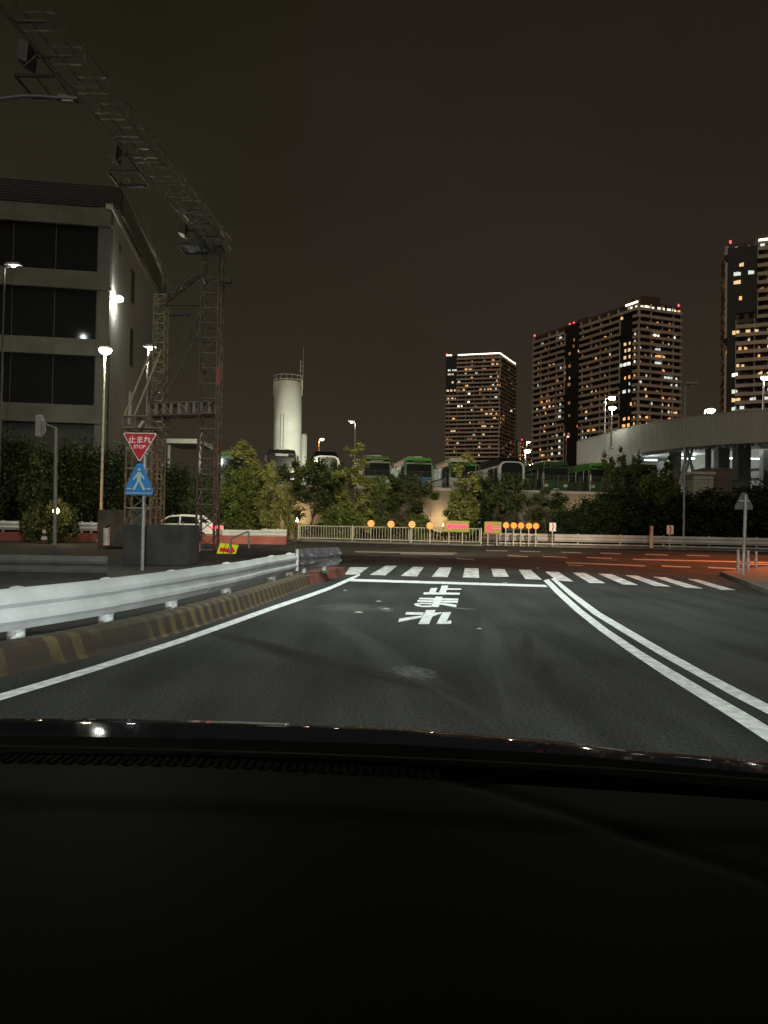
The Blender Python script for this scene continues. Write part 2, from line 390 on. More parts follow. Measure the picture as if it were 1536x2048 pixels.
def stripes_mat(name, ca, cb, period, axis_rot, duty=.5, wear=True):
    m = bpy.data.materials.new(name); m.use_nodes = True
    n, l = m.node_tree.nodes, m.node_tree.links; b = n['Principled BSDF']; b.inputs['Roughness'].default_value = .7
    t = n.new('ShaderNodeTexCoord'); mp = n.new('ShaderNodeMapping'); mp.inputs['Rotation'].default_value = axis_rot
    l.new(t.outputs['Object'], mp.inputs[0]); s = n.new('ShaderNodeSeparateXYZ'); l.new(mp.outputs[0], s.inputs[0])
    mo = n.new('ShaderNodeMath'); mo.operation = 'PINGPONG'; mo.inputs[1].default_value = period / 2; l.new(s.outputs[1], mo.inputs[0])
    lt = n.new('ShaderNodeMath'); lt.operation = 'LESS_THAN'; lt.inputs[1].default_value = period / 2 * duty; l.new(mo.outputs[0], lt.inputs[0])
    nz = n.new('ShaderNodeTexNoise'); nz.inputs['Scale'].default_value = 1.1; nz.inputs['Detail'].default_value = 7; l.new(t.outputs['Object'], nz.inputs['Vector'])
    r = n.new('ShaderNodeMapRange'); r.inputs[1].default_value = .44; r.inputs[2].default_value = .60; l.new(nz.outputs[0], r.inputs[0])
    s2 = n.new('ShaderNodeSeparateXYZ'); l.new(t.outputs['Object'], s2.inputs[0])
    fy = n.new('ShaderNodeMapRange'); fy.inputs[1].default_value = 6.8; fy.inputs[2].default_value = 9.5; fy.inputs[3].default_value = -.07; fy.inputs[4].default_value = .14; l.new(s2.outputs[1], fy.inputs[0])
    az = n.new('ShaderNodeMath'); az.operation = 'ADD'; l.new(nz.outputs[0], az.inputs[0]); l.new(fy.outputs[0], az.inputs[1]); l.new(az.outputs[0], r.inputs[0])
    mu = n.new('ShaderNodeMath'); mu.operation = 'MULTIPLY'; l.new(lt.outputs[0], mu.inputs[0])
    if wear: l.new(r.outputs[0], mu.inputs[1])
    else: mu.inputs[1].default_value = 1
    x = n.new('ShaderNodeMix'); x.data_type = 'RGBA'; x.inputs[6].default_value = (*cb, 1); x.inputs[7].default_value = (*ca, 1)
    l.new(mu.outputs[0], x.inputs[0]); l.new(x.outputs[2], b.inputs['Base Color'])
    return m
M_KERB = stripes_mat('striped_kerb_paint', (.105, .077, .024), (.034, .025, .017), .25, (0, 0, R(-8)), .45)
struct(sweep(foot, [(0, 0), (.03, .03), (.08, .20), (.12, .235), (.24, .24), (.24, 0)], 'kerb', M_KERB))
KR = [(622, 1172), (665, 1158), (692, 1151)]
struct(sweep([G(*q, 0) for q in KR], [(0.004, 0), (.06, .20), (.45, .21), (.45, 0)], 'kerb', mat('red_kerb_paint', (.16, .05, .035), .8, var=.5, scale=3)))
# raised verge behind the kerb
vg = MB(); fb = [p + n_ * .23 for p, n_ in zip(foot, side_normals(foot))]
for i in range(len(fb) - 1):
    a, b_ = fb[i], fb[i + 1]
    vg.poly([(a.x, a.y, .10), (b_.x, b_.y, .10), (-30, b_.y + .5, .10), (-30, a.y + .5, .10)])
e_ = fb[-1]
vg.poly([(e_.x, e_.y, .10), (e_.x + .45, 16.4, .10), (-2.2, 29, .10), (-30, 29, .10), (-30, e_.y + .5, .10)])
struct(vg.build('verge', mat('worn_verge', (.022, .019, .014), .95, var=.5, scale=1.4, bump=.6, bscale=12)))

WB = [(0, 0), (.03, .05), (.06, .085), (.06, .125), (.03, .165), (.03, .195), (.06, .235), (.06, .275), (.03, .31), (0, .36), (-.02, .36), (-.005, .31), (.03, .27), (.03, .24), (-.005, .195), (-.005, .165), (.03, .12), (.03, .09), (-.005, .05), (-.02, 0)]
def wbeam(pts, parent, name, m, z, sc=1.0, flip=1):
    return sweep(pts, [(-a * flip, z + b_ * sc) for a, b_ in WB], name, m, parent)
ns = side_normals(foot)
rail = [p + n_ * .33 for p, n_ in zip(foot, ns)]
def at_len(pts, s):
    for a, b_ in zip(pts, pts[1:]):
        L = (b_ - a).length
        if s <= L: return a.lerp(b_, s / L)
        s -= L
    return pts[-1]
tot = sum((b_ - a).length for a, b_ in zip(rail, rail[1:]))
M_RAILW = mat('white_rail_paint', (.44, .445, .435), .75, var=.1, scale=2.0, col2=(.34, .345, .33), spec=.15)
gr = thing('guardrail', 'white W-beam guardrail along the striped kerb beside the lane, nearest the car', 'guardrail', (rail[0].x, rail[0].y, .25))
def sub(pts, s0, s1, n=5): return [at_len(pts, s0 + (s1 - s0) * k / n) for k in range(n + 1)]
seg = [0, tot * .30, tot * .52, tot * .72, tot * .87, tot]
for k in range(5):
    wbeam(sub(rail, seg[k] - (.0 if k == 0 else .04), seg[k + 1]), gr, 'beam', M_RAILW, .295 + .006 * (k % 2), 1.0)
for px, s_ in ((38, 0), (218, 0), (345, 0), (455, 0), (545, 0), (612, 0)):
    best = min((sub([p + n_ * .10 for p, n_ in zip(rail, ns)], 0, tot, 200)), key=lambda q: abs((q.x / q.y) - (lambda d: d.x / d.y)(ray(px, 1200))))
    n_ = MB(); n_.tube(best + Vector((-.02, 0, .09)), best + Vector((-.02, 0, .63)), .075, n=16)
    n_.lathe(best + Vector((-.02, 0, .63)), [(.078, 0), (.055, .02), (.005, .03)], 16)
    n_.build('post', M_STEELW, gr)
# end wing of the guardrail, bare grey steel
E0 = rail[-1]; E1 = G(668, 1150, .2); E2 = G(690, 1143, .2)
E1.z = E2.z = 0
E2 = E2 + Vector((-.16, .2, 0)); E1 = E0.lerp(E2, .55)
ge = thing('guardrail', 'bare grey steel end wing with bolts at the tip of the white guardrail', 'guardrail', (E0.x, E0.y, .2))
wbeam([E0 + (E1 - E0) * .02 + Vector((.012, 0, 0)), E1, E2], ge, 'beam', mat('bare_steel', (.20, .20, .22), .35, metal=.6, var=.4, scale=6), .33, 1.12)
for q in (E0.lerp(E1, .45), E1.lerp(E2, .35)):
    MB().tube(q + Vector((-.06, 0, .19)), q + Vector((-.06, 0, .66)), .045, n=10).build('post', M_STEELW, ge)
    MB().lathe(q + Vector((-.06, 0, .205)), [(.10, 0), (.09, .02), (.05, .03)], 12).build('base_plate', mat('green_base', (.05, .16, .06), .6), ge)
for q in (E0.lerp(E1, .12), E0.lerp(E1, .45), E0.lerp(E1, .52), E1.lerp(E2, .4), E1.lerp(E2, .9)):
    for z in (.44, .60):
        MB().disc(q + Vector((.0, 0, z)), .02, (1, -.6, 0), .23, 8).build('bolt', M_GALV, ge)
MB().cbox(E0 + Vector((.03, .0, .30)), .05, .16, .43, .2).build('end_plate', M_STEELW, ge)

# ---------------------------------------------------------------- far side of the cross road
def far_pt(px, base): q = G(px, base); return q
FA, FB = G(597, 1082), G(962, 1092)
LE = [G(330, 1085), G(430, 1086.5), G(573, 1088)]
RE = [G(965, 1091), G(1080, 1093.5), G(1303, 1098), G(1536, 1104), G(1800, 1112)]
# kerbed strip of pavement under the fence and the rails
edge = [G(575, 1088), FA + Vector((0, -.5, 0)), FB + Vector((0, -.5, 0))] + [p + Vector((0, -.45, 0)) for p in RE]
pv = MB()
for a, b_ in zip(edge, edge[1:]):
    c_, d_ = b_ + Vector((0, 5.5, 0)), a + Vector((0, 5.5, 0))
    pv.hexa([(a.x, a.y, 0), (b_.x, b_.y, 0), (c_.x, c_.y, 0), (d_.x, d_.y, 0)], [(a.x, a.y, .12), (b_.x, b_.y, .12), (c_.x, c_.y, .12), (d_.x, d_.y, .12)])
struct(pv.build('pavement', M_PAVE))

pf = thing('pedestrian_fence', 'cream tubular pedestrian fence with upright bars on the far kerb', 'fence', FA)
X = (FB - FA); XL = X.length; X.normalize()
npan = 3; pl = [0, XL * .315, XL * .635, XL]
H0, H1 = .12 + .12, .12 + .98
for k in range(npan):
    p_ = MB(); a, b_ = pl[k] + .12, pl[k + 1] - .12
    for z in (H0, H1): p_.tube(FA + X * a + Vector((0, 0, z)), FA + X * b_ + Vector((0, 0, z)), .028)
    nb = 19 if k < 2 else 21
    for j in range(nb + 1):
        q = FA + X * (a + (b_ - a) * j / nb); p_.tube(q + Vector((0, 0, H0)), q + Vector((0, 0, H1)), .016 if 0 < j < nb else .026)
    p_.build('panel', M_FENCE, pf)
for k in range(npan + 1):
    q = FA + X * pl[k]
    MB().tube(q + Vector((0, 0, .1)), q + Vector((0, 0, 1.16)), .048, n=10).build('post', M_FENCE, pf)

def rail_run(pts, label, m, zb=.45, posts=6, low=True, group=None, h=1.0, flip=1):
    t = thing('guardrail', label, 'guardrail', pts[0], group)
    wbeam(pts, t, 'beam', m, zb, h, flip=flip)
    L = sum((b_ - a).length for a, b_ in zip(pts, pts[1:]))
    if low: MB().path([p + Vector((0, 0, .2)) for p in pts], .05).build('lower_rail', m, t)
    for k in range(posts):
        q = at_len(pts, L * (k + .3) / posts)
        MB().tube(q + Vector((0, .09, 0)), q + Vector((0, .09, zb + .36 * h + .05)), .06, n=8).build('post', m, t)
    return t
M_PINKW = mat('pink_lit_white_steel', (.50, .45, .42), .5, var=.3, scale=1)  # red glow on the white rail put into its colour
rail_run(RE, 'long pinkish white guardrail curving along the far side of the cross road', M_PINKW, .36, 9, h=1.35)
W0 = [G(430, 1079.5), G(500, 1080), G(570, 1082)]
rail_run([G(390, 1078), G(430, 1079.5), G(537, 1080)], 'low white guardrail on a red kerb behind the yellow arrow board', M_STEELW, .25, 3, low=False, h=1.3)
rail_run([p + Vector((0, .6, 0)) for p in (G(520, 1082), G(571, 1083.5))], 'short white guardrail stub with stout post next to the pedestrian fence', M_STEELW, .28, 2, low=False, h=1.5)
M_REDK = mat('red_kerb_paint_far', (.30, .085, .06), .8, var=.3, scale=1)
ke = MB()
P_ = [G(60, 1080), G(330, 1087), G(430, 1087.5), G(572, 1089)]
for a, b_ in zip(P_, P_[1:]):
    ke.hexa([(a.x, a.y, 0), (b_.x, b_.y, 0), (b_.x, b_.y + .6, 0), (a.x, a.y + .6, 0)], [(a.x, a.y, .46), (b_.x, b_.y, .46), (b_.x, b_.y + .6, .46), (a.x, a.y + .6, .46)])
struct(ke.build('kerb', M_REDK))
# rail sections between the bushes to the west, on their own red kerbs
for (xa, ya), (xb, yb), lb in (((-60, 1081), (38, 1082), 'white guardrail piece on red kerb at the picture edge, left of the traffic cone'), ((156, 1083), (194, 1084), 'short white guardrail piece on red kerb between the cone and the stained block')):
    a_, b_ = G(xa, ya), G(xb, yb)
    rail_run([a_, b_], lb, M_STEELW, .62, 2, low=False, h=1.35)
    kk = MB(); kk.hexa([a_, b_, b_ + Vector((0, .5, 0)), a_ + Vector((0, .5, 0))], [q_ + Vector((0, 0, .5)) for q_ in (a_, b_, b_ + Vector((0, .5, 0)), a_ + Vector((0, .5, 0)))])
    struct(kk.build('kerb', M_REDK))
# ---------------------------------------------------------------- depot wall, platform and its railing
WY = 62.0
wl, wr = row(150, WY), row(1400, WY)
wtop = 4.45
ANG = R(8.4)
pf_ = MB(); back = AX * 90
a, b_ = row(-400, WY) + AX * .5, row(1900, WY) + AX * .5
pf_.hexa([a, b_, b_ + back, a + back], [p + Vector((0, 0, 4.3)) for p in (a, b_, b_ + back, a + back)])
struct(pf_.build('depot_yard', mat('yard_concrete', (.20, .19, .17), .85, var=.25, scale=.5)))
rwl = thing('retaining_wall', 'stained concrete retaining wall below the parked buses', 'retaining wall', row(440, WY))
a, b_ = row(300, WY), row(1500, WY)
L = (b_ - a).length; n_ = 16
for k in range(n_):
    p, q = a + RX * (L * k / n_ + .01), a + RX * (L * (k + 1) / n_ - .01)
    w_ = MB(); w_.hexa([p, q, q + AX * .45, p + AX * .45], [v + Vector((0, 0, wtop - .22)) for v in (p, q, q + AX * .45, p + AX * .45)])
    w_.build('wall_panel', mat('weathered_wall', (.15, .135, .11), .9, var=.35, scale=.7, bump=.4, bscale=8), rwl)
w_ = MB(); p, q = a - AX * .06, b_ - AX * .06
w_.hexa([v + Vector((0, 0, wtop - .215)) for v in (p, q, q + AX * .55, p + AX * .55)], [v + Vector((0, 0, wtop)) for v in (p, q, q + AX * .55, p + AX * .55)])
w_.build('coping', M_CONC, rwl)
M_DFENCE = mat('dark_railing', (.035, .035, .032), .5)
drf = thing('depot_railing', 'dark upright bar railing on top of the retaining wall', 'railing', a + Vector((0, 0, wtop)))
nseg = 26
for k in range(nseg):
    p, q = a + RX * (L * k / nseg) + AX * .2, a + RX * (L * (k + 1) / nseg) + AX * .2
    m_ = MB()
    for z in (.12, 1.35): m_.tube(p + Vector((0, 0, wtop + z)), q + Vector((0, 0, wtop + z)), .022, n=4)
    for j in range(18):
        v = p.lerp(q, j / 18); m_.tube(v + Vector((0, 0, wtop + .12)), v + Vector((0, 0, wtop + 1.35)), .009 if j else .03, n=4)
    m_.build('panel', M_DFENCE, drf)

# ---------------------------------------------------------------- buses
def paint(name, c, **k): return mat(name, c, .3, var=.12, scale=.6, coat=.4, **k)
GREEN = paint('green_bus_paint', (.065, .22, .032)); DKGREEN = paint('dark_green_bus_paint', (.018, .055, .02)); CREAM = paint('cream_bus_paint', (.38, .36, .25))
ORANGE = paint('orange_bus_paint', (.62, .20, .04)); BLUE = paint('blue_bus_paint', (.025, .11, .22)); WHITE = paint('white_bus_paint', (.42, .42, .41)); BLACKP = mat('black_bus_paint', (.008, .008, .010), .5, var=.1, spec=.15)
OLIVE = paint('olive_bus_paint', (.07, .12, .03))
M_LENS = mat('clear_lens', (.5, .5, .48), .15); M_AMBER = mat('amber_lens', (.6, .2, .02), .3); M_REDL = mat('red_lens', (.4, .02, .02), .3)
M_WHEEL = mat('wheel_rim', (.35, .35, .34), .4, metal=.5)
def city_bus(label, px, base, low, band, roof, mirror=True, Hb=3.05, rounded=False, tall=False):
    """front faces -Y locally; width 2.5, length 10.4"""
    loc = row(px, 66.0) + Vector((0, 0, 4.3))
    t = thing('city_bus', label, 'bus', (0, 0, 0), 'buses parked nose out along the depot wall')
    Wd, Ln = 1.24, 10.4
    def shell(z0, z1, m, name, grow=0.0, y0=0.0, y1=Ln, top_in=0.0):
        b = MB(); W = Wd + grow
        b.hexa([(-W, y0, z0), (W, y0, z0), (W, y1, z0), (-W, y1, z0)], [(-W + top_in, y0 + top_in * .6, z1), (W - top_in, y0 + top_in * .6, z1), (W - top_in, y1 - top_in, z1), (-W + top_in, y1 - top_in, z1)])
        return b.build(name, m, t, bevel=.07)
    shell(.32, 1.35, low, 'lower_body'); shell(1.352, Hb - .42, base, 'body', -.012); shell(Hb - .418, Hb, roof, 'roof', -.008, top_in=.13)
    if band is not None:
        b = MB()
        b.box(-Wd - .008, -Wd + .02, 1.0, 6.2, Hb - .62, Hb - .30); b.box(Wd - .02, Wd + .008, 1.0, 6.2, Hb - .62, Hb - .30)
        b.build('colour_band', band, t)
    # windscreen, display and frame of the front
    if rounded:
        fr = MB(); O, I = [], []
        for k in range(24):
            a = 2 * math.pi * k / 24; ca, sa = math.cos(a), math.sin(a)
            sx = math.copysign(abs(ca) ** .45, ca); sz = math.copysign(abs(sa) ** .45, sa)
            O.append((sx * 1.20, -.075, 1.72 + sz * 1.22)); I.append((sx * 1.02, -.075, 1.78 + sz * 1.04))
        for k in range(24):
            k2 = (k + 1) % 24
            fr.hexa([O[k], O[k2], I[k2], I[k]], [(x, .03, z) for x, _, z in (O[k], O[k2], I[k2], I[k])])
        fr.build('front_frame', WHITE, t)
        g_ = MB(); g_.hexa([(x, -.05, z) for x, _, z in I], [(x, .04, z) for x, _, z in I]); g_.build('windscreen', M_GLASS, t)
        hb = MB(); hb.hexa([(-1.05, .5, Hb - .02), (1.05, .5, Hb - .02), (1.05, 7.5, Hb - .02), (-1.05, 7.5, Hb - .02)], [(-.95, .9, Hb + .38), (.95, .9, Hb + .38), (.95, 7.2, Hb + .38), (-.95, 7.2, Hb + .38)])
        hb.build('roof_pod', BLACKP, t, bevel=.1)
    else:
        g_ = MB(); g_.hexa([(-1.13, -.035, 1.30), (1.13, -.035, 1.30), (1.13, .03, 1.30), (-1.13, .03, 1.30)], [(-1.13, .01, Hb - .30), (1.13, .01, Hb - .30), (1.13, .09, Hb - .30), (-1.13, .09, Hb - .30)])
        g_.build('windscreen', M_GLASS, t, bevel=.02)
        MB().box(-.55, .55, -.045, .01, Hb - .56, Hb - .36).build('destination_display', mat('unlit_display', (.03, .028, .02), .3), t)
        MB().box(-.75, .75, 1.8, 4.2, Hb - .01, Hb + .22).build('roof_unit', CREAM if base is not DKGREEN else WHITE, t, bevel=.06)
        MB().box(-.35, .35, .3, .8, Hb - .02, Hb + .10).build('roof_vent', WHITE, t, bevel=.03)
    for s in (-1, 1):
        for k in range(5):
            y = 1.5 + k * 1.75
            MB().box(min(s * 1.262, s * 1.2), max(s * 1.262, s * 1.2), y, y + 1.6, 1.42, Hb - .66).build('side_window', M_GLASS, t)
        MB().box(min(s * 1.262, s * 1.2), max(s * 1.262, s * 1.2), .28, 1.3, .5 if s < 0 else 1.42, Hb - .66).build('door' if s < 0 else 'side_window', M_GLASS, t)
        MB().box(s * .92 - .17, s * .92 + .17, -.05, .02, .72, .90).build('headlight', M_LENS, t)
        MB().box(s * .92 - .17, s * .92 + .17, -.05, .02, .93, 1.0).build('turn_signal', M_AMBER, t)
        for y in (2.3, 7.6):
            wh = MB(); wh.tube((s * 1.02, y, .47), (s * 1.265, y, .47), .47, n=20); w0 = wh.build('wheel', M_TYRE, t)
            MB().tube((s * 1.255, y, .47), (s * 1.285, y, .47), .26, n=14).build('rim', M_WHEEL, w0)
        if mirror:
            mr = MB(); mr.tube((s * 1.18, -.02, Hb - .35), (s * 1.36, -.35, Hb - .55), .02, n=5); mr.box(s * 1.36 - .10, s * 1.36 + .10, -.42, -.32, Hb - 1.05, Hb - .58); mr.build('mirror', M_BLACK, t)
    MB().box(-1.2, 1.2, -.07, .02, .34, .62).build('bumper', low, t, bevel=.02)
    MB().box(-.24, .24, -.085, -.02, .42, .56).build('number_plate', mat('plate_green', (.55, .58, .50), .5), t)
    wp = MB(); wp.tube((-.1, -.06, 1.33), (-.75, -.055, 1.9), .012, n=4); wp.tube((.9, -.06, 1.33), (.2, -.055, 1.9), .012, n=4); wp.build('wiper', M_BLACK, t)
    t.location = loc; t.rotation_euler = (0, 0, ANG)
    return t
city_bus('green topped bus half hidden behind the tall pale tree by the gantry', 462, GREEN, DKGREEN, None, GREEN)
city_bus('all black bus with plain rounded roof in front of the tall white tank', 561, BLACKP, BLACKP, None, BLACKP, Hb=3.35)
city_bus('black bus with white rounded front frame, beside the small white tank', 650, WHITE, BLACKP, None, BLACKP, rounded=True, Hb=3.0, mirror=False)
city_bus('olive green bus with dark windscreen just beside the brightest yellow tree', 752, OLIVE, DKGREEN, None, OLIVE)
city_bus('bright green roofed bus with blue lower front and orange side band', 836, GREEN, BLUE, ORANGE, GREEN)
city_bus('orange and green sided bus, nose hidden by the tree below the shortest tower', 925, GREEN, WHITE, ORANGE, CREAM)
city_bus('white framed black bus in front of the gap between the two towers', 1022, WHITE, BLACKP, None, BLACKP, rounded=True, Hb=3.0, mirror=False)
city_bus('dark green bus with white roof vent below the long tower block', 1111, DKGREEN, DKGREEN, None, DKGREEN)
city_bus('bright green edged bus in front of the plain end of the curved ramp', 1204, GREEN, DKGREEN, None, GREEN)
city_bus('last dark bus of the row, mostly hidden by the big dark tree', 1290, DKGREEN, BLACKP, None, DKGREEN)

# ---------------------------------------------------------------- tanks
def tank(name, label, pxl, pxr, ytop, Y, m, antenna=False):
    c = D((pxl + pxr) / 2, 900, Y); c.z = 4.0
    rr = (pxr - pxl) / 2 / F * Y; zt = D((pxl + pxr) / 2, ytop, Y).z - 4.0
    t = thing(name, label, 'tank', c)
    MB().lathe(c, [(rr, 0), (rr, zt * .33), (rr * 1.004, zt * .333), (rr, zt * .337), (rr, zt * .66), (rr * 1.004, zt * .663), (rr, zt * .667), (rr, zt - .25), (rr * .6, zt + .05), (.1, zt + .12)], 48).build('shell', m, t, smooth=True)
    if antenna:
        r_ = MB()
        for z in (.35, 1.1):
            pts = [c + Vector((math.cos(2 * math.pi * k / 32) * (rr + .08), math.sin(2 * math.pi * k / 32) * (rr + .08), zt - .3 + z)) for k in range(33)]
            r_.path(pts, .03, n=4)
        for k in range(16):
            v = c + Vector((math.cos(2 * math.pi * k / 16) * (rr + .08), math.sin(2 * math.pi * k / 16) * (rr + .08), zt - 1.2)); r_.tube(v, v + Vector((0, 0, 2.0)), .022, n=4)
        r_.build('top_railing', M_FENCE, t)
        p_ = MB()
        for s in (-1, 1):
            v = c + Vector((s * rr * 1.0, -.2, zt - 2.4)); p_.box(v.x - .07, v.x + .07, v.y - .1, v.y + .1, v.z, v.z + 2.6)
        p_.build('bracket', M_FENCE, t)
        a_ = MB(); v = c + Vector((rr * .86, -.3, zt)); a_.tube(v, v + Vector((0, 0, 3.5)), .07, n=5); u = v + Vector((.45, 0, 0)); a_.tube(u, u + Vector((0, 0, 6.0)), .05, .03, n=5)
        for z in (1, 1.8, 2.6, 3.4): a_.tube(v + Vector((0, 0, z)), u + Vector((0, 0, z)), .035, n=4)
        a_.build('mast', M_POLE, t)
        p_ = MB()
        for s in (-.32, -.12): 
            v = c + Vector((s * rr, -math.sqrt(max(0, 1 - s * s)) * rr - .12, 0)); p_.tube(v + Vector((0, 0, zt * .05)), v + Vector((0, 0, zt * .72)), .07, n=6)
        p_.build('down_pipe', mat('gloss_pipe', (.7, .7, .66), .2, metal=.3), t)
    return t, c, rr, zt
M_TANK = mat('white_tank_paint', (.62, .62, .54), .45, var=.14, scale=.25)
t1, tcn, trr, tzt = tank('storage_tank', 'tall white cylindrical tank with railing and mast on top', 546, 602, 763, 125, M_TANK, True)
tank('storage_tank', 'small round topped white tank tucked behind the tall one', 600, 614, 868, 131, M_TANK)

# ---------------------------------------------------------------- high-rise towers
M_TWALL = mat('tower_wall', (.13, .09, .07), .7, var=.3, scale=.05)
M_TDARK = mat('tower_dark_wall', (.03, .026, .026), .6, var=.3, scale=.05)
M_BALC = mat('tower_balcony', (.72, .58, .46), .7, var=.25, scale=.08)
M_TWIN = mat('unlit_window', (.02, .02, .022), .15)
LITC = [mat('lit_window_amber', (.3, .2, .1), .5, emit=(1.0, .50, .17), es=1.1), mat('lit_window_warm', (.3, .25, .15), .5, emit=(1.0, .66, .33), es=.9),
        mat('lit_window_white', (.3, .3, .3), .5, emit=(.80, .88, .80), es=.9), mat('lit_window_dim', (.2, .1, .05), .5, emit=(.8, .36, .14), es=.35),
        mat('lit_window_bright', (.3, .3, .3), .5, emit=(1.0, .93, .72), es=2.2)]
M_BEACON = mat('red_beacon', (.3, .02, .02), .4, emit=(1, .04, .04), es=5)
M_ROOFLIT = mat('roof_light_strip', (.8, .8, .8), .5, emit=(1.0, .90, .72), es=4)
def tower(label, c, l, r, ztop, fh, lit, z0=0.0, dark=(), skip=(), seed=1, strips=(), beacons=(), boxes=(), corner_lit=None, plain=(), more=0):
    """c nearest corner, l and r ends of its two visible faces (XY); lit: list of (face, u, floor from top, material)"""
    rnd = random.Random(seed)
    t = thing('apartment_tower', label, 'tower', (c[0], c[1], z0), 'lit high-rise towers on the skyline')
    c, l, r = (Vector((p[0], p[1], 0)) for p in (c, l, r)); bk = l + r - c
    MB().hexa([v + Vector((0, 0, z0)) for v in (l, c, r, bk)], [v + Vector((0, 0, ztop)) for v in (l, c, r, bk)]).build('wall', M_TWALL, t)
    nf = int((ztop - z0) / fh)
    faces = []
    for q, e in ((0, l), (1, r)):
        d = e - c; Lf = d.length; d.normalize(); nrm = Vector((d.y, -d.x, 0)); 
        if nrm.dot(Vector((c.x, c.y, 0))) > 0: nrm = -nrm
        faces.append((d, Lf, nrm))
    for q, (d, Lf, nrm) in enumerate(faces):
        for u0, u1, f0, f1 in [x[1:] for x in plain if x[0] == q]:     # dark plain panels standing slightly proud
            a, b_ = c + d * (u0 * Lf), c + d * (u1 * Lf)
            zt, zb = ztop - f0 * fh, ztop - f1 * fh
            MB().hexa([v + Vector((0, 0, zb)) for v in (a, b_, b_ + nrm * .5, a + nrm * .5)], [v + Vector((0, 0, zt)) for v in (a, b_, b_ + nrm * .5, a + nrm * .5)]).build('dark_panel', M_TDARK, t)
    # one balcony band per floor and face, broken where the dark panels are
    nb = 0
    for f in range(nf):
        zt = ztop - f * fh
        for q, (d, Lf, nrm) in enumerate(faces):
            spans = [(-.012, 1.0)] if q == 0 else [(0.0, 1.012)]
            for pq, u0, u1, f0, f1 in plain:
                if pq == q and f0 - .5 <= f < f1:
                    ns_ = []
                    for s0, s1 in spans:
                        if u0 > s0: ns_.append((s0, min(u0, s1)))
                        if u1 < s1: ns_.append((max(u1, s0), s1))
                    spans = [x for x in ns_ if x[1] - x[0] > .03]
            if (q, f) in skip: continue
            if not spans: continue
            m_ = MB()
            for s0, s1 in spans:
                a, b_ = c + d * (s0 * Lf) + nrm * (.003 * q), c + d * (s1 * Lf) + nrm * (.003 * q)
                o_ = nrm * 1.3
                zb = zt - fh
                # floor slab with its parapet
                m_.hexa([v + Vector((0, 0, zb - .15)) for v in (a, b_, b_ + o_, a + o_)], [v + Vector((0, 0, zb + .1)) for v in (a, b_, b_ + o_, a + o_)])
                i_ = nrm * 1.15
                m_.hexa([v + Vector((0, 0, zb + .1)) for v in (a + i_, b_ + i_, b_ + o_, a + o_)], [v + Vector((0, 0, zb + 1.15)) for v in (a + i_, b_ + i_, b_ + o_, a + o_)])
                k = s0 * Lf
                while k < s1 * Lf:      # party walls between the flats
                    if rnd.random() < .8:
                        v = c + d * k; m_.hexa([v + d * x + nrm * y + Vector((0, 0, zb + .1)) for x, y in ((0, 0), (.25, 0), (.25, 1.1), (0, 1.1))], [v + d * x + nrm * y + Vector((0, 0, zt - .16)) for x, y in ((0, 0), (.25, 0), (.25, 1.1), (0, 1.1))])
                    k += 6.4
            m_.build('balcony', M_BALC, t); nb += 1
    # unlit windows: a great many, one part
    m_ = MB(); used = set((a[0], round(a[1] * faces[a[0]][1] / 3.2), a[2]) for a in lit)
    for q, (d, Lf, nrm) in enumerate(faces):
        for f in range(nf):
            for k in range(int(Lf / 3.2)):
                if (q, k, f) in used: continue
                u = k * 3.2 + .7; zb = ztop - (f + 1) * fh + .25
                a, b_ = c + d * u + nrm * .02, c + d * (u + 1.8) + nrm * .02
                m_.hexa([v + Vector((0, 0, zb)) for v in (a, b_, b_ + nrm * .05, a + nrm * .05)], [v + Vector((0, 0, zb + 1.9)) for v in (a, b_, b_ + nrm * .05, a + nrm * .05)])
    o = m_.build('window', M_TWIN, t); o['kind'] = 'stuff'
    for q, u, f, mi in lit[:100]:
        d, Lf, nrm = faces[q]
        pl_ = any(pq == q and u0 <= u <= u1 and f0 <= f < f1 for pq, u0, u1, f0, f1 in plain)
        k = u * Lf; w_ = rnd.choice((1.0, 1.5, 2.0)) ; zb = ztop - (f + 1) * fh + (.9 if pl_ else 1.0); o1 = .52 if pl_ else .09
        a, b_ = c + d * k + nrm * o1, c + d * (k + w_) + nrm * o1
        MB().hexa([v + Vector((0, 0, zb)) for v in (a, b_, b_ + nrm * .06, a + nrm * .06)], [v + Vector((0, 0, zb + rnd.choice((1.2, 1.5)))) for v in (a, b_, b_ + nrm * .06, a + nrm * .06)]).build('lit_window', LITC[mi], t)
    # roof: parapet, penthouse boxes, light strips, beacons
    if False:
        pass
    MB().hexa([v + Vector((0, 0, ztop + .01)) for v in (l, c, r, bk)], [v + Vector((0, 0, ztop + .9)) for v in (l, c, r, bk)]).build('roof', M_TWALL, t)
    # the many further lit windows of the facade, as one part
    m_ = MB(); mids = []; seen = set()
    for _ in range(more):
        q = 0 if rnd.random() < (faces[0][1] / (faces[0][1] + faces[1][1])) else 1
        d, Lf, nrm = faces[q]; k = rnd.randint(0, int(Lf / 3.2) - 1); f = rnd.randint(1, nf - 1)
        if (q, k, f) in used or (q, k, f) in seen: continue
        seen.add((q, k, f)); u = k * 3.2 + rnd.choice((.6, .9, 1.2)); 
        if any(pq == q and u0 <= u / Lf <= u1 and f0 <= f < f1 for pq, u0, u1, f0, f1 in plain) and rnd.random() < .6: continue
        pn = any(pq == q and u0 <= u / Lf <= u1 and f0 <= f < f1 for pq, u0, u1, f0, f1 in plain); o1 = .52 if pn else .09
        w_ = rnd.choice((.7, 1.0, 1.5)); zb = ztop - (f + 1) * fh + 1.05; a, b_ = c + d * u + nrm * o1, c + d * (u + w_) + nrm * o1
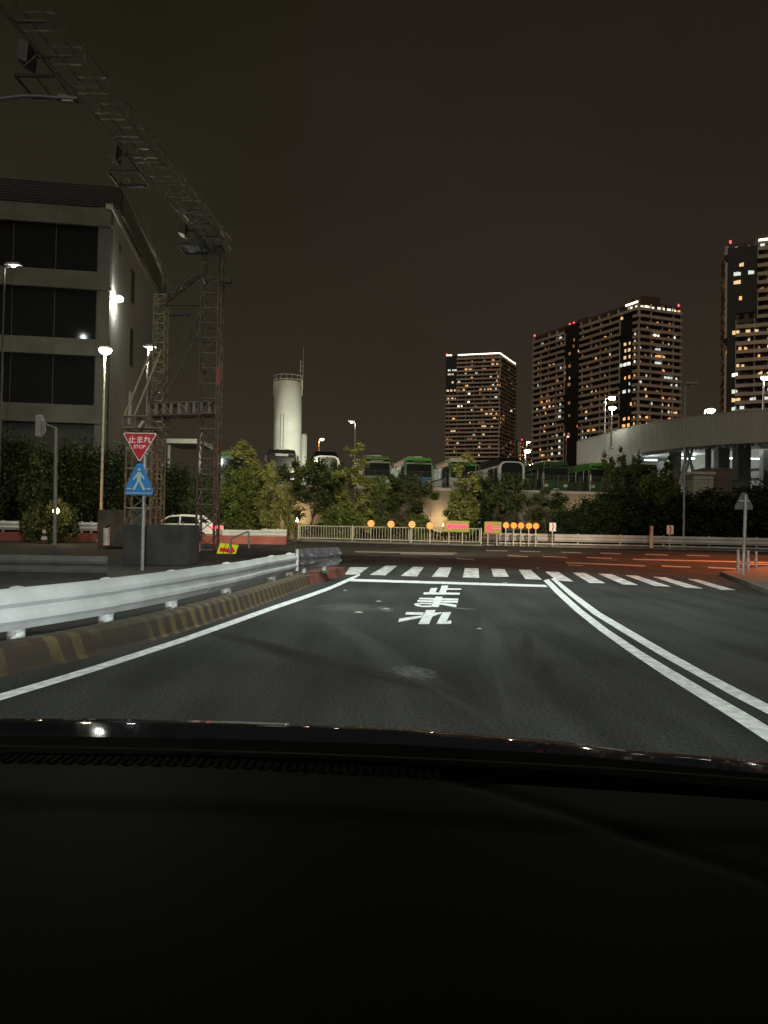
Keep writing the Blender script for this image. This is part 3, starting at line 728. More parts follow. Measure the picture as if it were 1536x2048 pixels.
        m_.hexa([v + Vector((0, 0, zb)) for v in (a, b_, b_ + nrm * .05, a + nrm * .05)], [v + Vector((0, 0, zb + rnd.choice((.7, 1.1, 1.5)))) for v in (a, b_, b_ + nrm * .05, a + nrm * .05)])
        mids += [rnd.choice((0, 1, 3, 3, 3, 2))] * 6
    if m_.v:
        o = m_.build('lit_window', LITC[0], t); o['kind'] = 'stuff'
        for x_ in LITC[1:]: o.data.materials.append(x_)
        for p_, mi in zip(o.data.polygons, mids): p_.material_index = mi
    ctr = (l + r) / 2
    for u, v_, w_, h_ in boxes:
        p = c + (l - c) * u + (r - c) * v_
        MB().cbox(p + Vector((0, 0, ztop + .9)), w_, w_ * .6, h_, math.atan2((r - c).y, (r - c).x)).build('penthouse', M_TWALL, t)
    for q, u0, u1 in strips:
        d, Lf, nrm = faces[q]
        a, b_ = c + d * (u0 * Lf) + nrm * .3, c + d * (u1 * Lf) + nrm * .3
        MB().hexa([v + Vector((0, 0, ztop + .3)) for v in (a, b_, b_ + nrm * .3, a + nrm * .3)], [v + Vector((0, 0, ztop + 1.0)) for v in (a, b_, b_ + nrm * .3, a + nrm * .3)]).build('roof_light', M_ROOFLIT, t)
    for u, v_ in beacons:
        p = c + (l - c) * u + (r - c) * v_
        m_ = MB(); m_.lathe(p + Vector((0, 0, ztop + .9)), [(.2, 0), (.42, .4), (.42, .9), (.2, 1.2)], 8); m_.build('beacon', M_BEACON, t)
    return t
def lits(seed, n, face_p, nf, mix, f0=0):
    r = random.Random(seed); out = []
    while len(out) < n:
        q = 0 if r.random() < face_p else 1
        out.append((q, round(r.random() * .95, 3), r.randint(f0, nf), r.choices(range(5), mix)[0]))
        if r.random() < .4 and len(out) < n:
            out.append((q, min(.95, out[-1][1] + .055), out[-1][2], out[-1][3]))
    return out
def corner_from(px, Y): d = ray(px, 1050); return (d.x / d.y * Y, Y)
# shortest tower
cA = corner_from(994, 560); lA = corner_from(888, 571); rA = corner_from(1027, 598)
zA = D(994, 708, 560).z
LA = [(0, .80, 3, 2), (0, .86, 3, 2), (0, .92, 3, 2), (0, .92, 4, 2), (0, .86, 4, 2), (0, .82, 8, 1), (0, .88, 8, 1), (0, .94, 8, 1), (0, .93, 10, 1), (0, .86, 10, 1), (0, .93, 11, 1), (0, .54, 9, 4), (0, .55, 11, 4), (0, .03, 6, 1), (0, .03, 10, 2), (0, .10, 13, 1), (0, .12, 14, 0), (0, .03, 14, 0), (0, .05, 15, 0), (0, .60, 3, 1), (0, .52, 3, 1), (0, .62, 4, 1), (0, .10, 2, 1)]
LA += lits(5, 62, .74, 26, (4, 3, 2, 3, .6), 3)
tower('shortest high-rise with a white light strip along its roof edge', cA, lA, rA, zA, 3.15, LA, plain=[(0, .80, 1.01, 0, 9)], strips=[(0, .0, .78), (1, 0, .95), (0, .9, 1.0)], beacons=[(.2, .05), (1, 0), (.98, .3), (0, .95)], boxes=[(.35, .3, 14, 3.2)], seed=2, more=150)
# long slab tower
cB = corner_from(1272, 340); lB = corner_from(1064, 407); rB = corner_from(1356, 348)
zB = D(1272, 606, 340).z
LB = [(1, x, f, m) for f, xs, m in ((0, (.05, .15, .3, .45, .55, .68, .8), 4), (0, (.1, .22, .86, .93), 0), (4, (.36, .45, .84), 4), (6, (.4, .48), 2), (8, (.4, .48), 2), (10, (.62, .70, .78, .9), 2), (11, (.78, .9), 2), (15, (.72, .8, .88), 1), (16, (.74, .9), 0), (17, (.2, .7, .86), 0)) for x in xs]
LB += [(0, x, f, m) for f, m in ((5, 1), (6, 1), (7, 1), (8, 4), (10, 0), (12, 2), (16, 0), (17, 0), (18, 0)) for x in (.02, .055, .09)]
LB += [(0, .60, f, 3) for f in (4, 6, 9, 12, 14, 17)] + [(0, .70, f, 2) for f in (1, 6, 12, 13, 14, 18, 19, 20)] + [(0, .01, 0, 4), (0, .05, 0, 4), (0, .12, 1, 1)]
LB += lits(9, 100 - len(LB), .85, 24, (4, 3, 2, 3, .3), 2)
tower('long slab-shaped high-rise with red beacons in the middle of the skyline', cB, lB, rB, zB, 3.2, LB, plain=[(0, .505, .655, 0, 40), (0, .03, .14, 1, 40)], strips=[(0, .0, .10)], beacons=[(.64, .05), (.60, .05), (.62, .15), (1, 0), (0, .96), (.05, .5)], boxes=[(.60, .5, 12, 3.5), (.06, .35, 11, 3.4)], seed=3, more=330)
# tower cut by the frame
cC = corner_from(1452, 285); lC = corner_from(1444, 300); rC = corner_from(1640, 272)
zC = D(1452, 492, 285).z
LC = [(1, x, f, m) for f, xs, m in ((0, (.07, .22, .25, .35), 2), (3, (.06, .09, .22), 2), (4, (.06, .09), 1), (10, (.05, .08), 1), (10, (.20, .29, .44), 1), (15, (.05, .08), 4), (17, (.05, .08), 2), (18, (.05, .08), 1), (18, (.25, .41), 2), (19, (.05, .14), 2)) for x in xs]
LC += [(1, x, f, m) for f, m in ((1, 2), (3, 2), (4, 4), (5, 1), (6, 0), (11, 2), (12, 4), (17, 1), (18, 1)) for x in (.44, .49, .53)]
LC += lits(4, 18, 0, 22, (4, 3, 2, 3, .6), 8)
tower('tallest looking dark high-rise cut off by the frame beside the ramp', cC, lC, rC, zC, 3.25, LC, plain=[(1, -.01, .32, .3, 8.2), (1, -.01, .085, 8.2, 40)], strips=[(1, .33, .98)], beacons=[(0, .02)], boxes=[(.5, .5, 14, 3)], seed=4, more=110)
# roof spot lamps of the last tower
# distant low block in the gap
cD = corner_from(1036, 600); lD = corner_from(1029, 610); rD = corner_from(1062, 620)
td = tower('small distant block with lit stair lamps in the gap between the towers', cD, lD, rD, D(1045, 882, 600).z, 3.2, [(1, .05 + .0 * f, f, 0) for f in range(0, 14)] + [(1, .22, f, 0) for f in range(1, 12, 2)] + lits(3, 20, 0, 12, (5, 3, 1, 2, 0)), beacons=[(0, .2)], seed=6, more=30)
# ---------------------------------------------------------------- curved ramp of the depot
def gxy(px, Y): v = D(px, 1050, Y); return Vector((v.x, v.y, 0))
RP = [gxy(1151, 100), gxy(1190, 92.5), gxy(1235, 86.5), gxy(1290, 81), gxy(1345, 77), gxy(1400, 74.3), gxy(1460, 72), gxy(1536, 70), gxy(1640, 69), gxy(1760, 70)]
ZT, ZB = 12.75, 9.75
rs = thing('parking_ramp', 'curved raised ramp with ribbed grey parapet on columns, lit underneath', 'ramp', (RP[0].x, RP[0].y, 4.3))
def ribbed(name, c1, c2, per, rough=.5):
    m = bpy.data.materials.new(name); m.use_nodes = True
    n, l = m.node_tree.nodes, m.node_tree.links; b = n['Principled BSDF']; b.inputs['Roughness'].default_value = rough
    t = n.new('ShaderNodeTexCoord'); nz = n.new('ShaderNodeTexNoise'); nz.inputs['Scale'].default_value = .5
    mp = n.new('ShaderNodeMapping'); mp.inputs['Scale'].default_value = (2.4, 1, .25)
    l.new(t.outputs['Object'], mp.inputs[0]); l.new(mp.outputs[0], nz.inputs['Vector'])
    x = n.new('ShaderNodeMix'); x.data_type = 'RGBA'; x.inputs[6].default_value = (*c1, 1); x.inputs[7].default_value = (*c2, 1)
    l.new(nz.outputs[0], x.inputs[0]); l.new(x.outputs[2], b.inputs['Base Color'])
    return m
M_RAMP = ribbed('ribbed_metal_panel', (.34, .35, .33), (.42, .42, .40), .5)
def dense(pts, step):
    out = []
    for a, b_ in zip(pts, pts[1:]):
        k = max(1, int((b_ - a).length / step))
        for i in range(k): out.append(a.lerp(b_, i / k))
    return out + [pts[-1]]
# smooth the curve a little
def chaikin(p):
    o = [p[0]]
    for a, b_ in zip(p, p[1:]): o += [a.lerp(b_, .25), a.lerp(b_, .75)]
    return o + [p[-1]]
RC = chaikin(chaikin(RP))
dn = dense(RC, .15)
# ribs: a real corrugated sheet
nsr = side_normals(dn)
wave = [p + n_ * (.0 if i % 2 else .03) for i, (p, n_) in enumerate(zip(dn, nsr))]
i0 = min(range(len(wave)), key=lambda i: abs(wave[i].x / wave[i].y - gxy(1262, 80).x / 80))
def sheet(pts, z0, z1, name, m, parent, inner=.12):
    b = MB(); ns_ = side_normals(pts)
    for p, n_ in zip(pts, ns_):
        for a, z in ((0, z0), (0, z1), (inner, z1), (inner, z0)): b.v.append(Vector((p.x, p.y, z)) + n_ * a)
    for i in range(len(pts) - 1):
        for k in range(4):
            k2 = (k + 1) % 4; b.f.append((i * 4 + k, i * 4 + k2, (i + 1) * 4 + k2, (i + 1) * 4 + k))
    return b.build(name, m, parent)
sheet(wave[:i0 + 1], 4.3, ZT, 'end_wall', M_RAMP, rs)
n_w = 9; st = (len(wave) - i0) // n_w
for k in range(n_w):
    a = i0 + k * st; e2 = len(wave) - 1 if k == n_w - 1 else a + st - 0
    sheet(wave[a + 0:e2 + 1], ZB, ZT, 'parapet_panel', M_RAMP, rs)
sheet([p for p in RC], ZT + .003, ZT + .16, 'coping', mat('ramp_coping', (.36, .36, .34), .5), rs, .25)
dk = [p + n_ * .16 for p, n_ in zip(RC, side_normals(RC))]
b = MB(); ns_ = side_normals(dk)
for i in range(len(dk) - 1):
    a, c_, d1, d2 = dk[i], dk[i + 1], dk[i + 1] + ns_[i + 1] * 9, dk[i] + ns_[i] * 9
    b.hexa([v + Vector((0, 0, ZB + .3)) for v in (a, c_, d1, d2)], [v + Vector((0, 0, ZB + .8)) for v in (a, c_, d1, d2)])
b.build('deck', mat('deck_concrete', (.42, .42, .40), .8, var=.2), rs)
fin = MB()
for i in range(i0 + 10, i0 + 130, 4):
    p = wave[i]; n_ = nsr[i]; fin.hexa([p + n_ * .2 + Vector((0, 0, ZB - .35)), p + n_ * .3 + Vector((.12, 0, ZB - .35)), p + n_ * .9 + Vector((.12, 0, ZB - .1)), p + n_ * .9 + Vector((0, 0, ZB - .1))],
                                       [p + n_ * .2 + Vector((0, 0, ZB + .2)), p + n_ * .3 + Vector((.12, 0, ZB + .2)), p + n_ * .9 + Vector((.12, 0, ZB + .28)), p + n_ * .9 + Vector((0, 0, ZB + .28))])
fin.build('soffit_rib', mat('soffit_white', (.7, .7, .66), .6), rs)
M_COLW = mat('ramp_column', (.26, .26, .25), .7, var=.2)
for px, Y, wd in ((1343, 79.5, .5), (1350, 83, .9), (1415, 77, .45), (1442, 79, 1.2), (1482, 76, 1.3), (1530, 80, .9), (1555, 74, 1.2)):
    q = gxy(px, Y); MB().cbox(q + Vector((0, 0, 4.3)), wd, wd, ZB - 4.0).build('column', M_COLW, rs)
# V strut
q = gxy(1376, 79); q2 = gxy(1390, 79); v_ = MB()
for a, b_ in (((q.x - .9, q.y, 6.2), (q.x - .1, q.y, 9.9)), ((q.x - .5, q.y + .4, 6.2), (q.x + .5, q.y + .3, 9.9)), ((q2.x + .1, q.y, 6.2), (q2.x - .9, q.y + .1, 9.9))): v_.tube(a, b_, .16, n=8)
v_.build('strut', mat('white_strut', (.65, .66, .66), .5), rs)
# rooms behind the columns
bw = thing('depot_building', 'pale depot workshop wall with beams glowing under the ramp', 'building', (gxy(1420, 94).x, 94, 4.3))
a, b_ = gxy(1262, 97), gxy(1640, 92)
MB().hexa([(a.x, a.y, 4.3), (b_.x, b_.y, 4.3), (b_.x, b_.y + 8, 4.3), (a.x, a.y + 8, 4.3)], [(a.x, a.y, 12), (b_.x, b_.y, 12), (b_.x, b_.y + 8, 12), (a.x, a.y + 8, 12)]).build('wall', mat('workshop_wall', (.42, .44, .44), .8, var=.3, scale=.4), bw)
for k, z in enumerate((7.4, 8.6)):
    MB().hexa([(a.x + 4, a.y - .5, z), (b_.x, b_.y - .5, z + .5), (b_.x, b_.y - .1, z + .5), (a.x + 4, a.y - .1, z)], [(a.x + 4, a.y - .5, z + .35), (b_.x, b_.y - .5, z + .85), (b_.x, b_.y - .1, z + .85), (a.x + 4, a.y - .1, z + .35)]).build('beam', M_DARK, bw)
rb = random.Random(8)
for k in range(9):
    q = a.lerp(b_, .28 + k * .08); MB().box(q.x, q.x + 1.6, q.y - .9, q.y - .2, 5.2 + rb.random() * 1.2, 6.2 + rb.random() * 1.2).build('shutter', mat('shutter_grey', (.25, .27, .27), .5, var=.3), bw)
# flat roofed booth
q = gxy(1395, 70.5); bo = thing('booth', 'small cream flat-roofed booth under the ramp beside the unlit lamp post', 'booth', (q.x, q.y, 4.3))
MB().cbox(q + Vector((0, 0, 4.3)), 1.9, 2.5, 2.2).build('wall', mat('booth_wall', (.50, .50, .40), .7), bo)
MB().cbox(q + Vector((0, 0, 6.5)), 2.2, 2.8, .25).build('roof', mat('booth_roof', (.62, .60, .48), .6), bo)
q = gxy(1425, 71); bo2 = thing('container', 'brown container standing next to the cream booth', 'container', (q.x, q.y, 4.3))
MB().cbox(q + Vector((0, 0, 4.3)), 2.6, 2.4, 2.75).build('body', mat('container_brown', (.16, .12, .10), .7), bo2)
MB().cbox(q + Vector((0, 0, 7.05)), 2.7, 2.5, .12).build('roof', mat('container_roof', (.2, .16, .14), .7), bo2)
for px, Y, z, pw in ((1300, 88, 9.0, 170), (1375, 86, 9.1, 480), (1450, 86, 9.2, 110), (1510, 84, 9.0, 150), (1560, 84, 9.0, 120)):
    v = gxy(px, Y); t = thing('ceiling_lamp', 'tube lamp fixed beneath the ramp deck, %s' % {1300: 'nearest the solid end wall', 1375: 'above the white V strut', 1450: 'between the brown container and the thick column', 1510: 'beyond the thick column', 1560: 'past the picture edge'}[px], 'lamp', (v.x, v.y, z + .6), 'tube lamps beneath the ramp')
    MB().box(v.x - .8, v.x + .8, v.y - .09, v.y + .09, z + .55, z + .68).build('housing', M_GALV, t)
    MB().box(v.x - .75, v.x + .75, v.y - .06, v.y + .06, z + .46, z + .547).build('tube', mat('lit_tube', (.8, .8, .8), emit=(.85, 1, .95), es=8), t)
    lamp('tube_light', (v.x, v.y, z + .3), pw, (.88, 1, .96), .5, t)

# ---------------------------------------------------------------- street lamps
EM_W = mat('lamp_glass_white', (.9, .9, .9), emit=(.92, 1.0, .86), es=45); EM_Y = mat('lamp_glass_yellow', (.9, .9, .8), emit=(1.0, .98, .62), es=40); EM_O = mat('lamp_glass_orange', (.9, .7, .4), emit=(1.0, .62, .22), es=25)
EM_U = mat('lamp_glass_warm', (.9, .8, .6), emit=(1.0, .80, .42), es=40); EM_OFF = mat('lamp_glass_off', (.22, .22, .21), .2)
def street_lamp(label, px, ytop, Y, zb, power=0, col=(1, 1, .9), em=None, head=.9, side=1, pr=.09, glow=.35, pm=M_POLE, ybot=None, dy=0, arm=.5, group=None):
    top = D(px, ytop, Y); z = top.z
    hx = top.x; pxl = hx - side * arm
    t = thing('street_lamp', label, 'street lamp', (pxl, Y, zb), group)
    m_ = MB(); m_.tube((pxl, Y, zb), (pxl, Y, z - .15), pr, pr * .6, 10); m_.tube((pxl, Y, z - .15), (hx, Y + dy, z), pr * .55, n=8); m_.build('pole', pm, t)
    MB().lathe((pxl, Y, zb), [(pr * 2.4, 0), (pr * 2.4, .04), (pr * 1.3, .3)], 10).build('base', pm, t)
    hd = MB(); h2 = head / 2
    hd.hexa([(hx - h2, Y + dy - .16, z + .02), (hx + h2, Y + dy - .16, z + .02), (hx + h2, Y + dy + .16, z + .02), (hx - h2, Y + dy + .16, z + .02)], [(hx - h2 * .7, Y + dy - .1, z + .16), (hx + h2 * .7, Y + dy - .1, z + .16), (hx + h2 * .7, Y + dy + .1, z + .16), (hx - h2 * .7, Y + dy + .1, z + .16)])
    hd.build('lamp_head', M_POLE, t)
    g_ = MB(); r_ = glow
    g_.lathe((hx, Y + dy, z), [(r_ * .4, -r_ * .75), (r_ * .85, -r_ * .45), (r_, -.02), (r_ * .9, .0)], 12); g_.build('lamp_glass', em or EM_OFF, t, smooth=True)
    if power: lamp('lamp_light', (hx, Y + dy, z - r_ - .12), power, col, .2, t)
    return t
YG = (.95, 1.0, .78)
street_lamp('bright yellowish street lamp on a pole at the corner of the big building', 212, 700, 40, .1, 700, (1.0, .97, .62), EM_Y, .7, 1, .085, .34, mat('lamp_pole_pale', (.5, .48, .36), .5), arm=.05, dy=-.1)
street_lamp('white lamp on a slim pole in front of the pale lattice mast', 301, 695, 38.5, .1, 420, (.9, 1.0, .95), EM_W, .6, 1, .05, .16, arm=.12)
street_lamp('small white lamp on a dark post in front of the dark office windows', 27, 531, 42, .1, 60, (.9, 1, .9), mat('lamp_glass_soft', (.9, .9, .9), emit=(.92, 1.0, .86), es=14), .9, 1, .08, .13, M_DARK, arm=.5)
street_lamp('taller of the two lamps above the ramp parapet between the towers', 1224, 795, 92, ZB + .8, 900, YG, EM_W, 1.0, 1, .11, .42, arm=.85)
street_lamp('shorter of the two lamps above the ramp parapet, in front of the long tower', 1225, 815, 86, ZB + .8, 700, YG, EM_W, 1.0, 1, .11, .40, arm=.1)
street_lamp('ramp lamp alone in the sky between the long tower and the last one', 1421, 820, 79, ZB + .8, 1300, YG, EM_W, 1.2, 1, .10, .46, arm=.65)
street_lamp('ramp lamp in front of the last tower at the picture edge', 1530, 755, 76, ZB + .8, 900, (1, 1, .93), EM_W, 1.2, -1, .13, .38, arm=-.15)
street_lamp('orange street lamp behind the white framed bus and the tanks', 644, 878, 92, 4.3, 260, (1, .6, .25), EM_O, .5, 1, .13, .26, arm=.4, pm=mat('orange_pole', (.35, .2, .1), .6))
street_lamp('faint square-headed lamp on a grey post over the brightest tree', 703, 843, 85, 4.3, 150, (.95, 1, .9), mat('lamp_glass_faint', (.9, .9, .9), emit=(.92, 1.0, .86), es=4), .9, -1, .08, .2, arm=.45)
street_lamp('bright flat lamp beside the far block over the white framed bus', 1055, 901, 95, 4.3, 500, (1, .93, .75), mat('lamp_glass_peach', (.9, .9, .8), emit=(1.0, .92, .72), es=20), 1.1, 1, .09, .42, arm=.3)
street_lamp('warm lamp higher on the post beside the far block', 1057, 884, 110, 4.3, 120, (1, .8, .5), EM_U, .8, 1, .09, .22, arm=.3)
street_lamp('tall unlit lamp post rising in front of the ramp and dark trees', 1381, 769, 49, .1, 0, em=EM_OFF, head=.85, side=1, pr=.08, glow=.12, arm=.35)
street_lamp('thin orange-tipped mast in front of the long tower above the green buses', 1136, 873, 84, 4.3, 20, (1, .5, .3), mat('lamp_glass_red', (.9, .4, .3), emit=(1.0, .35, .2), es=5), .5, 1, .05, .12, pm=mat('orange_mast', (.3, .15, .1), .6), arm=.2)
# out of frame: the unlit arm that reaches in at the upper corner
q0, q1 = D(-60, 215, 14), D(118, 196, 14.4)
t = thing('street_lamp', 'dark unlit lamp arm reaching in at the top corner under the gantry beam', 'street lamp', (q0.x - .6, q0.y, .1))
MB().path([(q0.x - .6, q0.y, .1), (q0.x - .6, q0.y, q0.z - .6), (q0.x - .35, q0.y, q0.z - .12)] + [tuple(q0.lerp(q1, k / 5) + Vector((0, 0, .12 * math.sin(math.pi * k / 5)))) for k in range(6)], .035, n=8).build('pole', M_DARK, t)
hd = MB(); a = q1; b_ = q1 + Vector((.36, .05, .0)); hd.hexa([a + Vector((0, -.09, -.05)), b_ + Vector((0, -.07, -.03)), b_ + Vector((0, .07, -.03)), a + Vector((0, .09, -.05))], [a + Vector((0, -.06, .06)), b_ + Vector((0, -.05, .03)), b_ + Vector((0, .05, .03)), a + Vector((0, .06, .06))]); hd.build('lamp_head', M_DARK, t)
MB().cbox(a + Vector((.18, 0, -.085)), .22, .10, .03).build('lamp_glass', EM_OFF, t)

# spot lamps that wash the plants and the wall from below
def uplight(label, px, py, Y, power, col=(1.0, .66, .34), r=.14, em=None):
    if Y > 50: Y = row(px, WY).y - 1.1
    v = D(px, py, Y); t = thing('garden_lamp', label, 'garden lamp', (v.x, v.y, .12), 'warm garden lamps under the retaining wall')
    MB().tube((v.x, v.y, .1), (v.x, v.y, v.z - .12), .03, n=6).build('pole', M_DARK, t)
    MB().lathe((v.x, v.y, v.z), [(r * .4, -r), (r, -r * .4), (r, r * .4), (r * .4, r)], 12).build('lamp_glass', em or EM_U, t, smooth=True)
    lamp('lamp_light', (v.x, v.y + .0, v.z + r + .12), power, col, .15, t)
uplight('warm garden lamp glowing on the wall behind the corner of the pedestrian fence', 593, 1040, 56.3, 300)
uplight('warm garden lamp in the bushes under the traffic signal pole', 112, 1022, 37, 150)
uplight('warm garden lamp among the trees between the two chevron plates', 1176, 1053, 58.5, 260)
uplight('warm garden lamp tucked behind the long arrow board', 888, 1050, 58, 320, r=.1)

# ---------------------------------------------------------------- vegetation
def leafmat(name, c, c2, rough=.55):
    m = bpy.data.materials.new(name); m.use_nodes = True
    n, l = m.node_tree.nodes, m.node_tree.links; b = n['Principled BSDF']; b.inputs['Roughness'].default_value = rough
    b.inputs['Specular IOR Level'].default_value = .3
    t = n.new('ShaderNodeTexCoord'); nz = n.new('ShaderNodeTexNoise'); nz.inputs['Scale'].default_value = 1.3; nz.inputs['Detail'].default_value = 5
    l.new(t.outputs['Object'], nz.inputs['Vector'])
    r = n.new('ShaderNodeMapRange'); r.inputs[1].default_value = .38; r.inputs[2].default_value = .64; l.new(nz.outputs[0], r.inputs[0])
    x = n.new('ShaderNodeMix'); x.data_type = 'RGBA'; x.inputs[6].default_value = (*c2, 1); x.inputs[7].default_value = (*c, 1)
    l.new(r.outputs[0], x.inputs[0]); l.new(x.outputs[2], b.inputs['Base Color'])
    tr = n.new('ShaderNodeBsdfTranslucent'); l.new(x.outputs[2], tr.inputs[0]); ms = n.new('ShaderNodeMixShader'); ms.inputs[0].default_value = .25
    l.new(b.outputs[0], ms.inputs[1]); l.new(tr.outputs[0], ms.inputs[2]); l.new(ms.outputs[0], n['Material Output'].inputs[0])
    return m
L_YEL = leafmat('leaves_yellow_green', (.36, .35, .11), (.17, .18, .05)); L_MID = leafmat('leaves_mid_green', (.17, .20, .05), (.08, .11, .026)); L_SOFT = leafmat('leaves_soft_green', (.105, .125, .042), (.04, .054, .018)); L_DRK = leafmat('leaves_dark_green', (.045, .062, .019), (.018, .027, .010))
def crown_mesh(name, seed, rx, rz, nclump, per, leaf, low=.15, cone=0.0, spread=.26, trunk_h=.0):
    """crown about the origin at the trunk top; returns mesh plus clump centres (unit: metres)"""
    r = random.Random(seed); v, f, cs = [], [], []
    for _ in range(nclump):
        while True:
            x, y, z = r.uniform(-1, 1), r.uniform(-1, 1), r.uniform(-1, 1)
            d = math.sqrt(x * x + y * y + z * z)
            if .35 < d < 1: break
        k = 1 - cone * (z * .5 + .5)
        lump = r.uniform(.75, 1.15)
        cs.append(Vector((x * rx * k * lump, y * rx * k * lump, z * rz * lump)))
    for c in cs:
        cr = rx * spread * r.uniform(.6, 1.3)
        for _ in range(int(per * r.uniform(.6, 1.3))):
            p = c + Vector((r.gauss(0, cr * .55), r.gauss(0, cr * .55), r.gauss(0, cr * .42)))
            s = leaf * r.uniform(.6, 1.3)
            q = Matrix.Rotation(r.uniform(0, 6.28), 3, 'Z') @ Matrix.Rotation(r.uniform(-1.2, 1.2), 3, 'X')
            i = len(v); v += [p + q @ Vector(t) * s for t in ((-.5, 0, 0), (0, -.28, .04), (.5, 0, 0), (0, .28, .04))]; f.append((i, i + 1, i + 2, i + 3))
    me = bpy.data.meshes.new(name); me.from_pydata(v, [], f); return me, cs
def trunk_mesh(name, seed, H, cs, r0, stems=1, fork=.45):
    r = random.Random(seed); b = MB()
    for s in range(stems):
        ox = Vector(((s - (stems - 1) / 2) * r0 * 2.5, 0, 0)); p = ox.copy(); lean = Vector((r.gauss(0, .12) + (s - (stems - 1) / 2) * .3, r.gauss(0, .1), 1))
        pts = [p]; n = 6
        for k in range(1, n + 1): pts.append(ox + lean * (H * k / n) + Vector((r.gauss(0, .06), r.gauss(0, .06), 0)))
        for k in range(n): b.tube(pts[k], pts[k + 1], r0 * (1 - .11 * k), r0 * (1 - .11 * (k + 1)), 7)
        for c in r.sample(cs, min(len(cs), 11)):
            j = pts[r.randint(2, n)]; e_ = c + Vector((0, 0, H)); m_ = j.lerp(e_, .5) + Vector((0, 0, .15 * (e_ - j).length))
            b.tube(j, m_, r0 * .42, r0 * .28, 5); b.tube(m_, e_, r0 * .28, r0 * .08, 5)
    me = bpy.data.meshes.new(name); me.from_pydata(b.v, [], b.f); me.materials.append(M_BARK); return me
PROTO = {}
def proto(kind):
    if kind in PROTO: return PROTO[kind]
    P = {'tall': (11, 1.6, 2.5, 44, 150, .22, .3, .17, 2.6, 1), 'round': (23, 2.2, 1.45, 40, 190, .22, .0, .15, 2.7, 1), 'bushy': (31, 2.0, 1.9, 52, 170, .24, .1, .19, 2.2, 2),
         'dense': (43, 2.8, 2.6, 100, 170, .30, .0, .24, 1.6, 2), 'slim': (57, .9, 1.4, 26, 80, .22, .3, .25, 1.8, 1), 'bush': (61, 1.3, .75, 36, 120, .20, .0, .24, .5, 3)}[kind]
    out = []
    for k in range(2):
        me, cs = crown_mesh('crown', P[0] + k, P[1], P[2], P[3], P[4], P[5], cone=P[6], spread=P[7])
        out.append((me, trunk_mesh('trunk', P[0] + k, P[8], cs, .09 if kind != 'slim' else .04, P[9])))
    PROTO[kind] = (out, P); return PROTO[kind]
tn = [0]
def plant(label, kind, px, ytop, Y, leaf, zb=.12, width=None, ybot=None, name='tree', group='planted trees below the retaining wall', crown_bottom=None):
    """crown reaches up to ytop; width in pixels of the crown"""
    out, P = proto(kind); k = tn[0] % 2; tn[0] += 1
    cm, tm = out[k]
    base = D(px, 1050, Y); base.z = zb
    H = D(px, ytop, Y).z - zb
    natural = P[8] + P[2] * 1.12
    sz = H / natural
    sx = (width / F * Y) / (P[1] * 2.25) if width else sz
    t = thing(name, label, 'tree' if name == 'tree' else 'shrub', base, group)
    key = (cm.name, leaf.name)
    if key not in PROTO:
        c2 = cm.copy(); c2.materials.clear(); c2.materials.append(leaf); PROTO[key] = c2
    c_ = bpy.data.objects.new('crown', PROTO[key]); COL.objects.link(c_); c_.parent = t; c_.location = (0, 0, P[8] * sz)
    c_.scale = (sx, sx, sz); c_.rotation_euler = (0, 0, tn[0] * 1.9)
    u = bpy.data.objects.new('trunk', tm); COL.objects.link(u); u.parent = t; u.scale = (sx, sx, sz); u.rotation_euler = (0, 0, tn[0] * 1.9)
    return t
plant('loose pale green tree in front of the green bus at the end of the row', 'tall', 492, 868, 56, L_YEL, width=110)
plant('bright leafy tree with drooping lower branches beside the gantry foot', 'bushy', 470, 925, 54, L_MID, width=95)
plant('yellow-green tree between the two bus noses left of the white tank', 'bushy', 538, 918, 56, L_YEL, width=72)
plant('dark spreading tree with forked trunk in front of the white tank', 'round', 622, 905, 57, L_SOFT, width=150)
plant('dark rounded tree between the forked tree and the brightest tree', 'bushy', 672, 920, 58, L_SOFT, width=90)
plant('brightest yellow tree, its crown over the black bus', 'tall', 708, 878, 55.5, L_YEL, width=110)
plant('low leafy shrub at the foot of the brightest yellow tree', 'bush', 680, 1000, 55, L_MID, width=90, name='shrub')
plant('dark spreading tree with thin trunk in front of the blue fronted bus', 'round', 816, 938, 56.5, L_SOFT, width=118)
plant('small green shrub at the foot of the tree before the blue fronted bus', 'bush', 838, 1012, 57, L_MID, width=46, name='shrub')
plant('tall yellowish tree rising before the shortest high-rise', 'tall', 932, 896, 55, L_YEL, width=95)
plant('mid green thin tree filling beneath the tall yellowish tree', 'bushy', 925, 960, 56, L_MID, width=85)
plant('dark round tree in front of the white framed bus by the tower gap', 'round', 1016, 936, 57, L_SOFT, width=100)
plant('mid green tree filling the gap between the brightest tree and the dark spreading one', 'bushy', 760, 948, 58, L_MID, width=70)
plant('small yellow-green tree right beside the corner lamp of the fence', 'bushy', 578, 955, 57.5, L_YEL, width=46)
plant('dark bushy tree just past the tall yellowish tree', 'bushy', 965, 952, 58, L_DRK, width=70)
plant('mid green tree low against the wall before the all black bus', 'tall', 515, 930, 57, L_MID, width=80)
plant('faint brownish tree against the wall below the dark green bus', 'bushy', 1095, 975, 58, L_SOFT, width=100)
